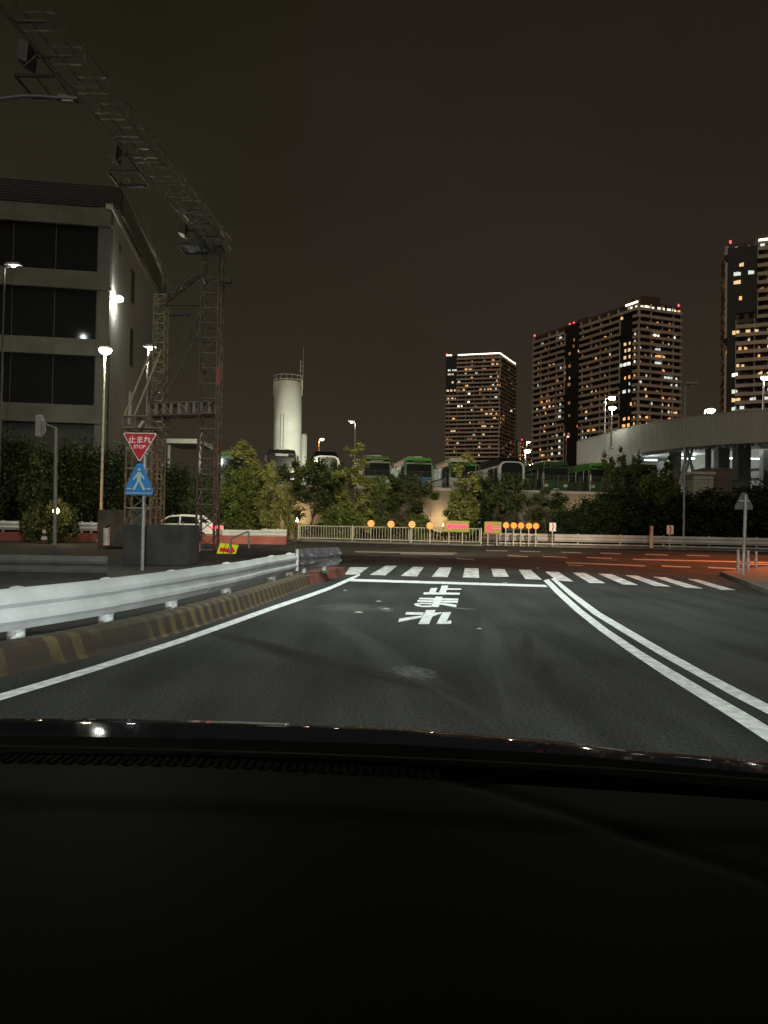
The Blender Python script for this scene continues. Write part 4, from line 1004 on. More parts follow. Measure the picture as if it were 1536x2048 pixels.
for k, (px, yt, w_, lb) in enumerate(((1185, 985, 110, 'dark tree behind the chevron plates with lamp-lit lower leaves'), (1245, 962, 120, 'tall dark tree hiding the last bus of the row'), (1320, 932, 100, 'dark tree with yellowish top beneath the ramp parapet'), (1365, 972, 90, 'dark tree directly behind the unlit lamp post'), (1430, 968, 120, 'black-green tree in front of the brown container'), (1500, 955, 120, 'black-green tree behind the grey sign seen from its back'), (1580, 930, 130, 'black-green tree cut off by the picture edge'))):
    plant(lb, 'dense', px, yt, 56 + (k % 3) * 1.5, L_DRK if k != 2 else L_MID, width=w_)
for k, (px, yt, w_) in enumerate(((1210, 1000, 90), (1290, 985, 100), (1400, 990, 110), (1470, 985, 110), (1545, 985, 100), (1140, 1010, 70))):
    plant('low dark shrub under the dense trees, %s' % ('right of the first chevron plate', 'behind the cream marker post', 'between the unlit post and the container', 'below the black-green tree near the sign', 'at the picture edge behind the rail', 'beside the warm lamp between the chevron plates')[k], 'dense', px, yt, 54.5, L_DRK, width=w_, name='shrub', group='low dark shrubs under the trees')
for px, yt, w_, lb in ((1215, 893, 30, 'small leafy sapling against the solid ramp wall, bushiest of three'), (1243, 886, 26, 'thin sapling against the ramp wall in the middle of three'), (1272, 893, 28, 'thin sapling against the ramp wall nearest the lit soffit'), (1334, 905, 34, 'yellowish sapling in front of the ramp column')):
    plant(lb, 'slim', px, yt, 67.5, L_MID, zb=4.3, width=w_, group='saplings by the ramp')
for k, (px, yt, w_, lf, lb) in enumerate(((20, 850, 120, L_DRK, 'bushy tree at the picture edge below the dark office windows'), (85, 870, 110, L_SOFT, 'bushy tree behind the traffic signal pole'), (150, 860, 110, L_DRK, 'tall dark tree in front of the building corner'), (205, 880, 105, L_DRK, 'dark tree beside the lattice mast footing'), (262, 915, 90, L_DRK, 'dark tree seen through the red and blue road signs'), (350, 920, 90, L_DRK, 'dark tree over the white car'), (405, 925, 80, L_SOFT, 'dark tree seen through the gantry leg'))):
    plant(lb, 'dense', px, yt, 44 if k < 5 else 58, lf, width=w_, zb=.1, group='trees before the office building')
for k, (px, yt, w_, lb) in enumerate(((70, 1000, 60, 'lamp-lit shrub near the traffic cone'), (122, 990, 70, 'lamp-lit shrub around the warm garden lamp'))):
    plant(lb, 'bush', px, yt, 39.5, L_SOFT, zb=.1, width=w_, name='shrub', group='lamp-lit shrubs by the cone')
# clipped hedge along the wall
hr = random.Random(4); v, f = [], []
a, b_ = G(575, 1078) + Vector((0, 2.2, 0)), G(1560, 1100) + Vector((0, 5.5, 0))
for k in range(15000):
    u = hr.random(); c = a.lerp(b_, u); hgt = .95 + .22 * math.sin(u * 31) + .15 * math.sin(u * 83 + 1) + (.5 if u > .6 else 0)
    p = c + Vector((0, hr.uniform(-.7, .9), .12 + hgt * (hr.random() ** .6))); s = .24 * hr.uniform(.6, 1.2)
    q = Matrix.Rotation(hr.uniform(0, 6.28), 3, 'Z') @ Matrix.Rotation(hr.uniform(-1.2, 1.2), 3, 'X')
    i = len(v); v += [p + q @ Vector(t_) * s for t_ in ((-.5, 0, 0), (0, -.28, .04), (.5, 0, 0), (0, .28, .04))]; f.append((i, i + 1, i + 2, i + 3))
me = bpy.data.meshes.new('hedge'); me.from_pydata(v, [], f); me.materials.append(L_DRK)
ho = bpy.data.objects.new('hedge', me); COL.objects.link(ho); tag(ho, 'low leafy hedge running behind the pedestrian fence and far guardrail', 'hedge')
# ---------------------------------------------------------------- arrow boards, delineators, chevrons
M_OLV = mat('olive_board', (.30, .27, .03), .5, var=.1); M_PINK = mat('led_pink', (.5, .02, .08), .4, emit=(1.0, .02, .09), es=.5); M_PINK2 = mat('led_pink_dot', (.8, .2, .3), .4, emit=(1.0, .05, .19), es=1.1)
M_ORD = mat('orange_reflector', (.75, .22, .02), .35, emit=(1.0, .25, .02), es=.30); M_ORD2 = mat('orange_led', (.9, .5, .1), .35, emit=(1.0, .62, .12), es=1.4); M_ORDK = mat('orange_groove', (.35, .08, .01), .4)
def board(label, pxl, pxr, yt, yb, Y, arrow, dots):
    a, b_ = D(pxl, yt, Y), D(pxr, yb, Y); c = (a + b_) / 2; W, H = abs(b_.x - a.x), abs(a.z - b_.z)
    t = thing('arrow_board', label, 'arrow board', (c.x, c.y, .1), 'pink arrow boards on the far side of the junction')
    MB().box(c.x - W / 2, c.x + W / 2, c.y, c.y + .06, c.z - H / 2, c.z + H / 2).build('panel', M_OLV, t, bevel=.01)
    n_ = MB(); pts = [(c.x + u * W / 2, c.y - .022, c.z + v * H / 2) for u, v in arrow]
    k = len(pts); n_.hexa(pts, [(x, y + .02, z) for x, y, z in pts]); n_.build('arrow', M_PINK, t)
    d = MB()
    for u, v in dots: d.disc((c.x + u * W / 2, c.y - .03, c.z + v * H / 2), .026, (0, 1, 0), .012, 6)
    d.build('led_rows', M_PINK2, t)
    for s in (-.55, .5): MB().tube((c.x + s * W / 2, c.y + .09, .1), (c.x + s * W / 2, c.y + .09, c.z + H * .4), .035, n=8).build('post', M_FENCE, t)
    return t
d1 = [(-.45 + k * .115, z) for k in range(12) for z in (-.28, 0, .28)] + [(-.82 + k * .09, (k * .14) * s) for k in range(5) for s in (1, -1)]
board('long olive board with a solid pink arrow above the fence end', 887, 938, 1041, 1064.5, 47.5, [(-.84, 0), (-.42, .62), (-.42, .36), (.86, .36), (.93, .2), (.93, -.2), (.86, -.36), (-.42, -.36), (-.42, -.62)], d1)
d2 = [(-.1 + k * .13, z) for k in range(8) for z in (-.17, .17)] + [(-.82 + k * .16, s * (.0 + k * .24)) for k in range(4) for s in (1, -1)]
# open headed arrow
b2 = board('shorter olive board with an open-headed pink arrow above the rail', 969, 1003, 1043, 1067.5, 46.3, [(-.92, 0), (-.35, .93), (-.02, .93), (-.38, .26), (.9, .26), (.9, .08), (-.52, .08), (-.52, -.08), (.9, -.08), (.9, -.26), (-.38, -.26), (-.02, -.93), (-.35, -.93)], d2)
def delineator(label, px, py, Y, rpx, post_to=.2, bright=True):
    c = D(px, py, Y); r = rpx / F * Y
    t = thing('round_reflector', label, 'reflector', (c.x, c.y, .1), 'round orange flasher discs by the roadside')
    MB().disc(c, r, (0, 1, 0), .06, 24).build('disc', M_ORD, t)
    d = MB(); d.disc(c - Vector((0, .045, 0)), r * .17, (0, 1, 0), .03, 10)
    for k in range(8):
        a = 2 * math.pi * k / 8; d.disc(c + Vector((math.cos(a) * r * .62, -.045, math.sin(a) * r * .62)), r * .12, (0, 1, 0), .03, 6)
    d.build('led_ring', M_ORD2, t)
    g_ = MB()
    for k in range(6):
        a = 2 * math.pi * (k + .5) / 6; g_.disc(c + Vector((math.cos(a) * r * .36, -.036, math.sin(a) * r * .36)), r * .13, (0, 1, 0), .02, 6)
    g_.build('lens_pattern', M_ORDK, t)
    MB().tube((c.x, c.y + .05, .1), (c.x, c.y + .05, c.z - r * .5), .045 if post_to > .3 else .035, n=8).build('post', M_FENCE, t)
for i, (px, py) in enumerate(((742, 1047), (782, 1048.5), (824, 1049), (860, 1051.5))):
    delineator(('first orange flasher disc behind the pedestrian fence, next to the fence corner lamp', 'second orange flasher disc behind the pedestrian fence', 'third orange flasher disc behind the pedestrian fence', 'fourth orange flasher disc behind the fence, beside the long arrow board')[i], px, py, 50.6 - i * .85, 7.2)
for i, px in enumerate((1012, 1027.5, 1042, 1058, 1072)):
    delineator(('orange disc closest to the open-headed arrow board in the tight row of five', 'second disc from the open-headed arrow board in the tight row', 'middle disc of the tight row of five over the far rail', 'fourth disc from the open-headed arrow board in the tight row', 'last orange disc of the tight row, towards the chevron plate')[i], px, 1050.5 + i * .4, 46.0 - i * .1, 6.4)
M_REDS = mat('sign_red', (.50, .018, .03), .4, var=.05); M_WHS = mat('sign_white', (.72, .72, .70), .4, var=.05); M_BLS = mat('sign_blue', (.03, .19, .52), .4, var=.08); M_PALE = mat('sign_pale_blue', (.40, .50, .46), .4, var=.05)
def chevron(label, px, py, Y, wpx, hpx):
    c = D(px, py, Y); W, H = wpx / F * Y, hpx / F * Y
    t = thing('chevron_sign', label, 'chevron sign', (c.x, c.y, .1), 'white chevron plates on the far rail')
    MB().box(c.x - W / 2, c.x + W / 2, c.y, c.y + .03, c.z - H / 2, c.z + H / 2).build('plate', M_WHS, t)
    p = [(-.3, .85), (.08, .85), (.42, 0), (.08, -.85), (-.3, -.85), (.04, 0)]
    q = [(c.x + u * W / 2 * .95, c.y - .012, c.z + v * H / 2) for u, v in p]
    n_ = MB(); n_.hexa([q[0], q[1], q[2], q[5]], [(x, y + .01, z) for x, y, z in (q[0], q[1], q[2], q[5])]); n_.hexa([q[5], q[2], q[3], q[4]], [(x, y + .01, z) for x, y, z in (q[5], q[2], q[3], q[4])])
    n_.build('chevron', M_REDS, t)
    MB().tube((c.x, c.y + .06, .1), (c.x, c.y + .06, c.z), .03, n=6).build('post', M_FENCE, t)
chevron('white chevron plate just past the five orange discs', 1105.5, 1054, 45.7, 13, 17)
chevron('white chevron plate between the cream marker post and the unlit lamp post', 1340.5, 1059.5, 45, 13.5, 17.5)
c = G(1303, 1090); c.y = 46; c = D(1303, 1075, 46); mp_ = thing('marker_post', 'cream rectangular marker post standing behind the far guardrail', 'marker post', (c.x, c.y, .1))
MB().box(c.x - .10, c.x + .10, c.y, c.y + .08, .1, D(1303, 1052, 46).z).build('post', M_FENCE, mp_); MB().box(c.x - .11, c.x - .05, c.y - .02, c.y - .002, 1.0, D(1303, 1053, 46).z).build('reflector_strip', M_ORDK, mp_)

# yellow folding arrow board on the near side
c = D(455, 1100, 27); t = thing('arrow_board', 'tilted bright yellow board with a red arrow at the gantry foot', 'arrow board', (c.x, c.y, .1))
P = [D(440, 1086, 27), D(477, 1090, 27), D(469, 1113, 27), D(432, 1111, 27)]
M_YELF = mat('glowing_yellow', (.70, .75, .02), .4, var=.1, emit=(.9, 1.0, .05), es=.22)  # panel glows faintly in its own colour though it holds no lamp
MB().hexa(P, [p + Vector((0, .05, 0)) for p in P]).build('panel', M_YELF, t)
u, w_ = (P[1] - P[0]), (P[3] - P[0])
def lp(a, b_, k=-.012): return P[0] + u * a + w_ * b_ + Vector((0, k, 0))
A_ = [(.95, .5), (.66, .12), (.66, .36), (.1, .34), (.1, .66), (.64, .66), (.62, .9)]
pts = [lp(a, b_) for a, b_ in A_]; MB().hexa(pts, [p + Vector((0, .01, 0)) for p in pts]).build('arrow', mat('arrow_red', (.6, .02, .03), .4, emit=(1, .02, .03), es=.25), t)  # arrow given a similar faint glow
for a in (.32, .52): pts = [lp(a, .02, -.02), lp(a + .03, .02, -.02), lp(a + .03, .98, -.02), lp(a, .98, -.02)]; MB().hexa(pts, [p + Vector((0, .007, 0)) for p in pts]).build('seam', M_DARK, t)
for a in (.2, .8): p = lp(a, .7, .08); MB().tube((p.x, p.y, .1), p, .02, n=6).build('leg', M_DARK, t)
# small pipe gate next to it
t = thing('pipe_barrier', 'bent galvanised pipe barrier with a black foot beside the yellow arrow board', 'barrier', (D(497, 1112, 26.5).x, 26.5, .1))
a, b_, c = D(462, 1080, 26.5), D(497, 1063, 26.5), D(498, 1112, 26.5)
MB().path([(a.x, a.y, .1), a, D(462, 1077, 26.5), b_, (c.x, c.y, .25)], .035, n=8).build('pipe', M_GALV, t)
MB().cbox((c.x, c.y, .1), .5, .35, .22).build('foot', M_BLACK, t)

# ---------------------------------------------------------------- road signs on the near pole
Y = 17.2; b0 = D(284, 1150, Y); t = thing('road_sign_pole', 'pole with an inverted red stop triangle over a blue crossing sign', 'road sign', (b0.x, Y, .1))
tp = D(281, 866, Y)
MB().tube((b0.x, Y, .1), (b0.x, Y, tp.z), .04, n=12).build('pole', M_GALV, t)
def tri_plate(cx, cz, pts, y, th, m, name, par, bevel=0): 
    q = [(cx + u, y, cz + v) for u, v in pts]; return MB().hexa(q, [(x, yy + th, z) for x, yy, z in q]).build(name, m, par, bevel=bevel)
A, B, C_ = D(250, 867, Y), D(314, 869, Y), D(282, 922, Y); cx, cz = (A.x + B.x) / 2, (A.z + B.z) / 2
hw, hh = (B.x - A.x) / 2, (A.z - C_.z)
def tri(s, dz=0): # rounded inverted triangle
    out = []
    for (x, z), (a0, a1) in (((-hw, 0), (120, 240)), ((0, -hh), (240, 300)), ((hw, 0), (300, 420))):
        for k in range(5):
            a = R(a0 + (a1 - a0) * k / 4); out.append(((x * .90 + math.cos(a) * .045) * s, ((z + hh / 3) * .90 + math.sin(a) * .045) * s - hh / 3 + dz))
    return out
sp1 = tri_plate(cx, cz, tri(1.0), Y - .07, .02, M_WHS, 'stop_sign', t)
tri_plate(cx, cz, tri(.93), Y - .080, .008, M_REDS, 'sign_face', sp1)
text_mesh('sign_text', '止まれ', .175, M_WHS, sp1, (cx, Y - .084, cz - .155), (1, 0, 0), (0, 0, 1), .003)
text_mesh('sign_text', 'STOP', .115, M_WHS, sp1, (cx, Y - .084, cz - .31), (1, 0, 0), (0, 0, 1), .002)
A, B, C_, T1, T2 = D(252, 990, Y), D(307, 991, Y), D(280, 927, Y), D(254, 975, Y), D(306, 976, Y)
cx2, czb, wz = (A.x + B.x) / 2, A.z, (B.x - A.x) / 2; hz = C_.z - A.z
pent = [(-wz * .98, 0), (wz * .98, 0), (wz, .06), (wz * .93, hz * .27), (.07, hz * .97), (0, hz), (-.07, hz * .97), (-wz * .93, hz * .27), (-wz, .06)]
sp2 = tri_plate(cx2, czb, pent, Y - .07, .02, M_BLS, 'crossing_sign', t)
S_ = lambda pts: tri_plate(cx2, czb, pts, Y - .082, .010, M_PALE, 'pedestrian_symbol', sp2)
# walking figure and the bars of the crossing, as one symbol mesh
b = MB()
def addp(pts): q = [(cx2 + u, Y - .082, czb + v) for u, v in pts]; b.hexa(q, [(x, yy + .010, z) for x, yy, z in q])
b.disc((cx2, Y - .078, czb + hz * .80), .034, (0, 1, 0), .010, 12)
addp([(-.045, hz * .72), (.04, hz * .72), (.05, hz * .42), (-.05, hz * .42)]); addp([(.045, hz * .69), (.135, hz * .52), (.115, hz * .48), (.045, hz * .58)]); addp([(-.05, hz * .69), (-.14, hz * .50), (-.12, hz * .46), (-.052, hz * .57)])
addp([(-.052, hz * .415), (-.005, hz * .415), (-.10, hz * .15), (-.15, hz * .17)]); addp([(.003, hz * .415), (.052, hz * .415), (.155, hz * .17), (.10, hz * .15)])
for s in (-1, 1): addp([(s * .17, hz * .22), (s * .27, hz * .22), (s * .28, hz * .18), (s * .18, hz * .18)])
addp([(-.30, hz * .075), (.30, hz * .075), (.30, hz * .05), (-.30, hz * .05)])
b.build('pedestrian_symbol', M_PALE, sp2)
for z in (tp.z - .18, tp.z - .5, czb + .15, czb + .5): MB().cbox((b0.x, Y - .02, z), .14, .10, .04).build('clamp', M_GALV, t)

# sign seen from its back, far right pavement
Y = 21.5; b0 = G(1486, 1158); Y = b0.y; tp = D(1492, 985, Y)
t = thing('road_sign_pole', 'grey back of a house-shaped sign on a post beside the crossing', 'road sign', (b0.x, Y, .1))
MB().tube((b0.x, Y, 0), (tp.x, Y, tp.z - .05), .042, n=10).build('pole', M_GALV, t)
c = D(1490, 1019, Y); w2 = 18 / F * Y; h2 = (tp.z - c.z)
tri_plate(c.x, c.z, [(-w2, 0), (w2, 0), (w2, .10), (w2 * .85, h2 * .35), (.05, h2), (-.05, h2), (-w2 * .85, h2 * .35), (-w2, .10)], Y + .06, .015, mat('sign_back', (.13, .13, .125), .5, metal=.2), 'sign_plate', t)
MB().cbox((b0.x + .02, Y + .03, c.z + .2), .3, .05, .04).build('clamp', M_GALV, t)
for i, (px, yb, yt, lb) in enumerate(((1476, 1152, 1102, 'closest to the crosswalk'), (1496, 1150, 1104, 'just past the sign post'), (1512, 1145, 1105, 'farthest along the kerb'))):
    q = G(px, yb); tt = thing('guard_post', 'slim grey guard post by the house-shaped sign, %s' % lb, 'bollard', q, 'slim guard posts by the sign')
    zt = D(px, yt, q.y).z
    MB().tube(q, (q.x, q.y, zt), .038, n=10).build('post', M_GALV, tt); MB().lathe((q.x, q.y, zt), [(.042, 0), (.035, .03), (.01, .045)], 10).build('cap', M_GALV, tt)
    for z in (.35, .62): MB().tube((q.x, q.y, zt * z), (q.x, q.y, zt * z + .05), .043, n=10).build('reflector_band', M_PALE, tt)
# right pavement corner
pp = [G(1440, 1150, 0), G(1536, 1190, 0), G(1700, 1262, 0), G(2100, 1200, 0), G(1900, 1130, 0), G(1560, 1135, 0)]
n_ = MB(); n_.hexa(pp, [p + Vector((0, 0, .10)) for p in pp]); struct(n_.build('pavement', M_PAVE))

# ---------------------------------------------------------------- cones and marker posts
def cone(label, px, yb, yt, chevr=False):
    q = G(px, yb, .1); zt = D(px, yt, q.y).z; H = zt - .1
    t = thing('traffic_cone' if not chevr else 'delineator_post', label, 'traffic cone' if not chevr else 'delineator', q, None)
    MW = mat('cone_white', (.88, .86, .74), .5, emit=None); MK = mat('cone_dark', (.10, .03, .02), .6)
    if not chevr:
        MB().cbox(q, .42, .42, .05).build('base', MK, t)
        for k in range(5):
            z0, z1 = .05 + (H - .05) * k / 5, .05 + (H - .05) * (k + 1) / 5; r0, r1 = .17 - .13 * k / 5, .17 - .13 * (k + 1) / 5
            MB().lathe(q, [(r0, z0), (r1, z1 - .001)], 16).build('band', MK if k % 2 == 0 else MW, t)
    else:
        MB().lathe(q, [(.22, 0), (.22, .05), (.12, .06)], 14).build('base', MK, t)
        MB().lathe(q, [(.145, .06), (.145, H - .03), (.08, H)], 18).build('post', MW, t)
        n_ = MB()
        for k in range(4):
            z = .12 + k * (H - .15) / 4; n_.hexa([q + Vector((math.sin(a) * .149, -math.cos(a) * .149, z + abs(a) * .0 + (a + 1.2) * .10)) for a in (-1.2, -.6, 0, .6, 1.2)] + [q + Vector((math.sin(a) * .149, -math.cos(a) * .149, z + .11 + (a + 1.2) * .10)) for a in (1.2, .6, 0, -.6, -1.2)],
                                     [q + Vector((math.sin(a) * .140, -math.cos(a) * .140, z + (a + 1.2) * .10)) for a in (-1.2, -.6, 0, .6, 1.2)] + [q + Vector((math.sin(a) * .140, -math.cos(a) * .140, z + .11 + (a + 1.2) * .10)) for a in (1.2, .6, 0, -.6, -1.2)])
        n_.build('stripes', M_BLACK, t)
cone('banded traffic cone in front of the lamp-lit shrubs', 88, 1088, 1053)
cone('fat dark post with pale slanted bands beside the stained concrete block', 213, 1093, 1055, True)
cone('banded post half hidden behind the gantry leg', 392, 1107, 1082, True)

# ---------------------------------------------------------------- concrete blocks and the grey beam at the left
def block(label, pxl, pxr, yt, yb, Y, dep, m, ang=0.0, zb=None):
    a, b_ = D(pxl, yb, Y), D(pxr, yt, Y); zb = a.z if zb is None else zb
    t = thing('concrete_block', label, 'concrete block', ((a.x + b_.x) / 2, Y + dep / 2, zb), 'concrete ballast blocks of the gantry')
    MB().cbox(((a.x + b_.x) / 2, Y + dep / 2, zb), b_.x - a.x, dep, b_.z - zb, ang).build('block', m, t, bevel=.025)
    for s in (-.3, .3):
        x = (a.x + b_.x) / 2 + s * (b_.x - a.x); y = Y + dep * .4; z = b_.z - .01
        MB().path([(x - .07, y, z), (x - .07, y, z + .08), (x + .07, y, z + .08), (x + .07, y, z)], .012, n=5).build('lifting_eye', M_RUST, t)
    return t
block('largest concrete block, right behind the road sign pole', 244, 377, 1050, 1142, 19.0, 1.2, mat('grimy_concrete', (.042, .042, .040), .9, var=.4, scale=2.2, bump=.4), zb=.1)
block('taller stained block behind the largest one', 194, 300, 1021, 1085, 33.4, 1.6, mat('brown_concrete', (.12, .10, .08), .9, var=.4, scale=2), zb=.1)
block('small dark block wedged between the two larger ones', 262, 293, 1016, 1055, 32.4, .5, M_CONCD, zb=.1)
# heap of soil, pallets
gb = thing('guardrail', 'dull grey unlit barrier rail behind the white guardrail', 'guardrail', (-7, 14.6, .1))
a, b_ = D(-120, 1126, 14.2), D(216, 1126, 14.2)
wbeam([Vector((a.x, a.y, 0)), Vector((b_.x, b_.y, 0))], gb, 'beam', mat('dull_steel', (.07, .07, .068), .6, var=.3), .14, 1.15)
for s in (.25, .6, .92): q = a.lerp(b_, s); MB().tube((q.x, q.y + .08, .1), (q.x, q.y + .08, .5), .06, n=8).build('post', M_DARK, gb)

# ---------------------------------------------------------------- traffic signal seen from behind
Y = 34; q = D(111, 1040, Y); tz = D(112, 856, Y)
t = thing('traffic_signal', 'grey traffic signal seen from behind on a bent arm pole', 'traffic signal', (q.x, Y, .1))
MB().tube((q.x, Y, .1), (tz.x, Y, tz.z), .09, .07, 12).build('pole', M_GALV, t)
e_ = D(84, 845, Y); MB().tube(tz, e_, .055, .045, 8).build('arm', M_GALV, t)
c = D(78, 851, Y)
MB().box(c.x - .13, c.x + .13, Y - .13, Y + .16, c.z - .50, c.z + .48).build('signal_housing', mat('signal_grey', (.42, .43, .42), .5), t, bevel=.04)
MB().box(c.x + .14, c.x + .30, Y - .06, Y + .06, c.z - .32, c.z + .22).build('bracket', M_GALV, t)
for k in range(3): MB().tube((c.x - .02, Y + .16, c.z + .32 - k * .32), (c.x - .02, Y + .34, c.z + .30 - k * .32), .13, n=14).build('visor', M_POLE, t)

# ---------------------------------------------------------------- lattice gantry
gt = thing('gantry', 'rusty lattice gantry whose long beam runs overhead along the lane', 'gantry', (D(415, 1100, 30).x, 30, .1))
def lattice(b, p0, p1, wv, hv, n, r=.035, rb=.018, plates=False):
    p0, p1, wv, hv = map(Vector, (p0, p1, wv, hv)); C4 = [wv / 2 + hv / 2, -wv / 2 + hv / 2, -wv / 2 - hv / 2, wv / 2 - hv / 2]
    for o in C4: b.tube(p0 + o, p1 + o, r, n=4)
    for k in range(n + 1):
        p = p0.lerp(p1, k / n)
        for i in range(4): b.tube(p + C4[i], p + C4[(i + 1) % 4], rb, n=4)
        if k < n:
            q = p0.lerp(p1, (k + 1) / n)
            for i in range(4):
                a, c = (C4[i], C4[(i + 1) % 4]) if (k + i) % 2 else (C4[(i + 1) % 4], C4[i]); b.tube(p + a, q + c, rb, n=4)
T1a, T1b = D(389, 1100, 30), D(425, 1100, 30); ztop = D(430, 492, 30).z
xc, wd = (T1a.x + T1b.x) / 2, (T1b.x - T1a.x)
b = MB(); lattice(b, (xc, 30.6, .1), (xc, 30.6, ztop), (wd, 0, 0), (0, .8, 0), 20, .045, .02); b.build('column', M_RUST, gt)
b = MB()
for s in (-.16, .16): b.tube((xc + wd / 2 + .05 + s * .4, 30.1, .1), (xc + wd / 2 + .05 + s * .4, 30.1, ztop - .6), .022, n=4)
for k in range(42): b.tube((xc + wd / 2 + .05 - .066, 30.1, .4 + k * .29), (xc + wd / 2 + .05 + .066, 30.1, .4 + k * .29), .012, n=4)
b.build('ladder', mat('worn_ladder', (.34, .25, .20), .5, metal=.3, var=.4), gt)
# main beam overhead: from the column top back over the verge towards the viewer
BD = Vector((-.09, -1, 0)).normalized()
bs = Vector((xc + .24, 31.1, ztop + .45)); be = bs + BD * 38
b = MB()
for sx, sz in ((.42, .22), (-.42, .22), (.42, -.22), (-.42, -.22)): b.tube(bs + Vector((sx, 0, sz)), be + Vector((sx, 0, sz)), .034, n=6)
for k in range(31):
    p = bs.lerp(be, k / 30)
    for z in (.22, -.22): b.tube(p + Vector((-.42, 0, z)), p + Vector((.42, 0, z)), .022, n=5)
    if k % 2 == 0:
        for x in (-.42, .42): b.tube(p + Vector((x, 0, -.22)), p + Vector((x, 0, .22)), .016, n=5)
        q = bs.lerp(be, min(1, (k + 2) / 30))
        for x in (-.42, .42): b.tube(p + Vector((x, 0, -.22)), q + Vector((x, 0, .22)), .009, n=4)
b.build('beam', M_RUST, gt)
cbm = MB()
for dx, dz in ((-.62, .15),): cable(cbm, bs + Vector((dx, 0, dz)), be + Vector((dx, 0, dz)), .25, .012)
cbm.build('cable', M_DARK, gt)
for k in range(60):
    p = bs.lerp(be, (k + .5) / 60); 
    if k % 2 == 0: MB().box(p.x - .4, p.x + .4, p.y - .05, p.y + .05, p.z - .235, p.z - .21).build('tread_plate', M_BLACK, gt)
# hanging frames with their brackets
def hang(px, py, frac):
    p = bs.lerp(be, frac)
    m_ = MB(); x0, x1 = p.x - 1.15, p.x - .15; z = p.z - .75; y = p.y
    fr_ = [(x0, y - .5, z), (x0, y + .5, z), (x1, y + .5, z), (x1, y - .5, z), (x0, y - .5, z)]
    m_.path(fr_, .045, n=5); m_.tube(((x0 + x1) / 2, y - .5, z), ((x0 + x1) / 2, y + .5, z), .02, n=5)
    for yy in (y - .5, y + .5): m_.tube((x1, yy, z), (p.x - .5, yy, p.z - .3), .025, n=5); m_.tube((x0, yy, z), (p.x - .5, yy, p.z - .1), .018, n=5)
    m_.build('hanging_frame', M_BLACK, gt)
    m_ = MB(); m_.hexa([(x0 - .1, y - .25, p.z - .15), (x0 + .15, y - .25, p.z - .25), (x0 + .15, y + .25, p.z - .25), (x0 - .1, y + .25, p.z - .15)], [(x0 - .05, y - .25, p.z + .35), (x0 + .2, y - .25, p.z + .25), (x0 + .2, y + .25, p.z + .25), (x0 - .05, y + .25, p.z + .35)])
    m_.tube((x0 + .1, y, p.z), (p.x - .5, y, p.z), .04, n=5); m_.build('floodlight', M_BLACK, gt)
for fr in (.04, .20, .33, .46): hang(0, 0, fr)
# second lattice mast, its warm lamp light put into a paler colour
Y2 = 33; a, b_ = D(303, 1000, Y2), D(325, 1000, Y2); z2 = D(312, 592, Y2).z
b = MB(); x2 = (a.x + b_.x) / 2; lattice(b, (x2, Y2, .1), (x2, Y2, z2), (b_.x - a.x, 0, 0), (0, .5, 0), 26, .04, .02); 
M_PALEL = mat('lamplit_lattice', (.42, .38, .26), .45, metal=.3, var=.5, scale=9)
b.build('mast', M_PALEL, gt)
for dx in (0, 20):   # back stays of the mast
    p, q = D(303 + dx, 700, Y2), D(247 + dx, 836, Y2 - 1.5); MB().tube(p, q, .05, n=6).build('brace', mat('stay_steel', (.45, .42, .26), .5), gt)
# lower lattice frame left of the mast
b = MB(); f0, f1 = D(252, 1000, Y2 - 1.5), D(303, 1000, Y2 - 1.5); zt2 = D(270, 858, Y2 - 1.5).z
lattice(b, ((f0.x + f1.x) / 2, Y2 - 1.2, .1), ((f0.x + f1.x) / 2, Y2 - 1.2, zt2), (f1.x - f0.x, 0, 0), (0, .8, 0), 6, .045, .025)
b.build('lower_frame', M_PALEL, gt)
b = MB(); lattice(b, (f0.x - .1, Y2 - 1.4, zt2 + .25), (f1.x + .5, Y2 - 1.4, zt2 + .25), (0, 1.0, 0), (0, 0, .5), 3, .04, .02); b.build('platform', M_RUST, gt)
b = MB(); b.tube(D(278, 855, 31), D(287, 842, 31), .07, n=8); b.build('floodlight', M_WHITEF if 'M_WHITEF' in globals() else M_STEELW, gt)
# horizontal truss between column and mast
h0, h1 = D(300, 822, 31.5), D(434, 822, 30.6)
b = MB(); lattice(b, h0, (h1.x, h1.y, h0.z), (0, .7, 0), (0, 0, .50), 8, .05, .022); 
b.build('cross_truss', M_RUST, gt)
b = MB()
for k in range(9): p = h0.lerp(h1, (k + .3) / 9); b.box(p.x - .06, p.x + .05, p.y - .42, p.y - .37, h0.z - .22, h0.z + .22)
b.build('hanger_plate', mat('plate_grey', (.25, .22, .20), .6), gt)
for dz in (0, 1): p, q = D(402, 622 + dz * 34, 30.6), D(300 + dz * 24, 808, 31.5); MB().tube(p, q, .055, n=6).build('brace', M_RUST, gt)
# slanted link truss between mast top and column, with its unlit fittings
b = MB(); lattice(b, D(330, 600, 32.5), D(398, 548, 31), (0, .5, 0), (.25, 0, .35), 5, .025, .014); b.build('link_truss', M_RUST, gt)
b = MB(); p, q = D(330, 611, 31.5), D(400, 612, 31); b.tube(p, q, .03, n=5)
for px, py, w_ in ((352, 631, .28), (375, 630, .12), (345, 590, .2), (366, 575, .2), (390, 560, .25)): v = D(px, py, 31.3); b.cbox(v, w_ * 2, .2, .12)
b.build('fitting', M_DARK, gt)
b = MB(); v0, v1 = D(438, 562, 30), D(468, 566, 30)
b.tube(v0, v1, .025, n=5); b.tube(D(438, 571, 30), D(466, 573, 30), .02, n=5); b.cbox(D(455, 566, 30), .35, .3, .15); b.tube(D(438, 566, 30), D(438, 505, 30), .02, n=5)
b.tube(D(390, 505, 30), D(448, 505, 30), .03, n=5)
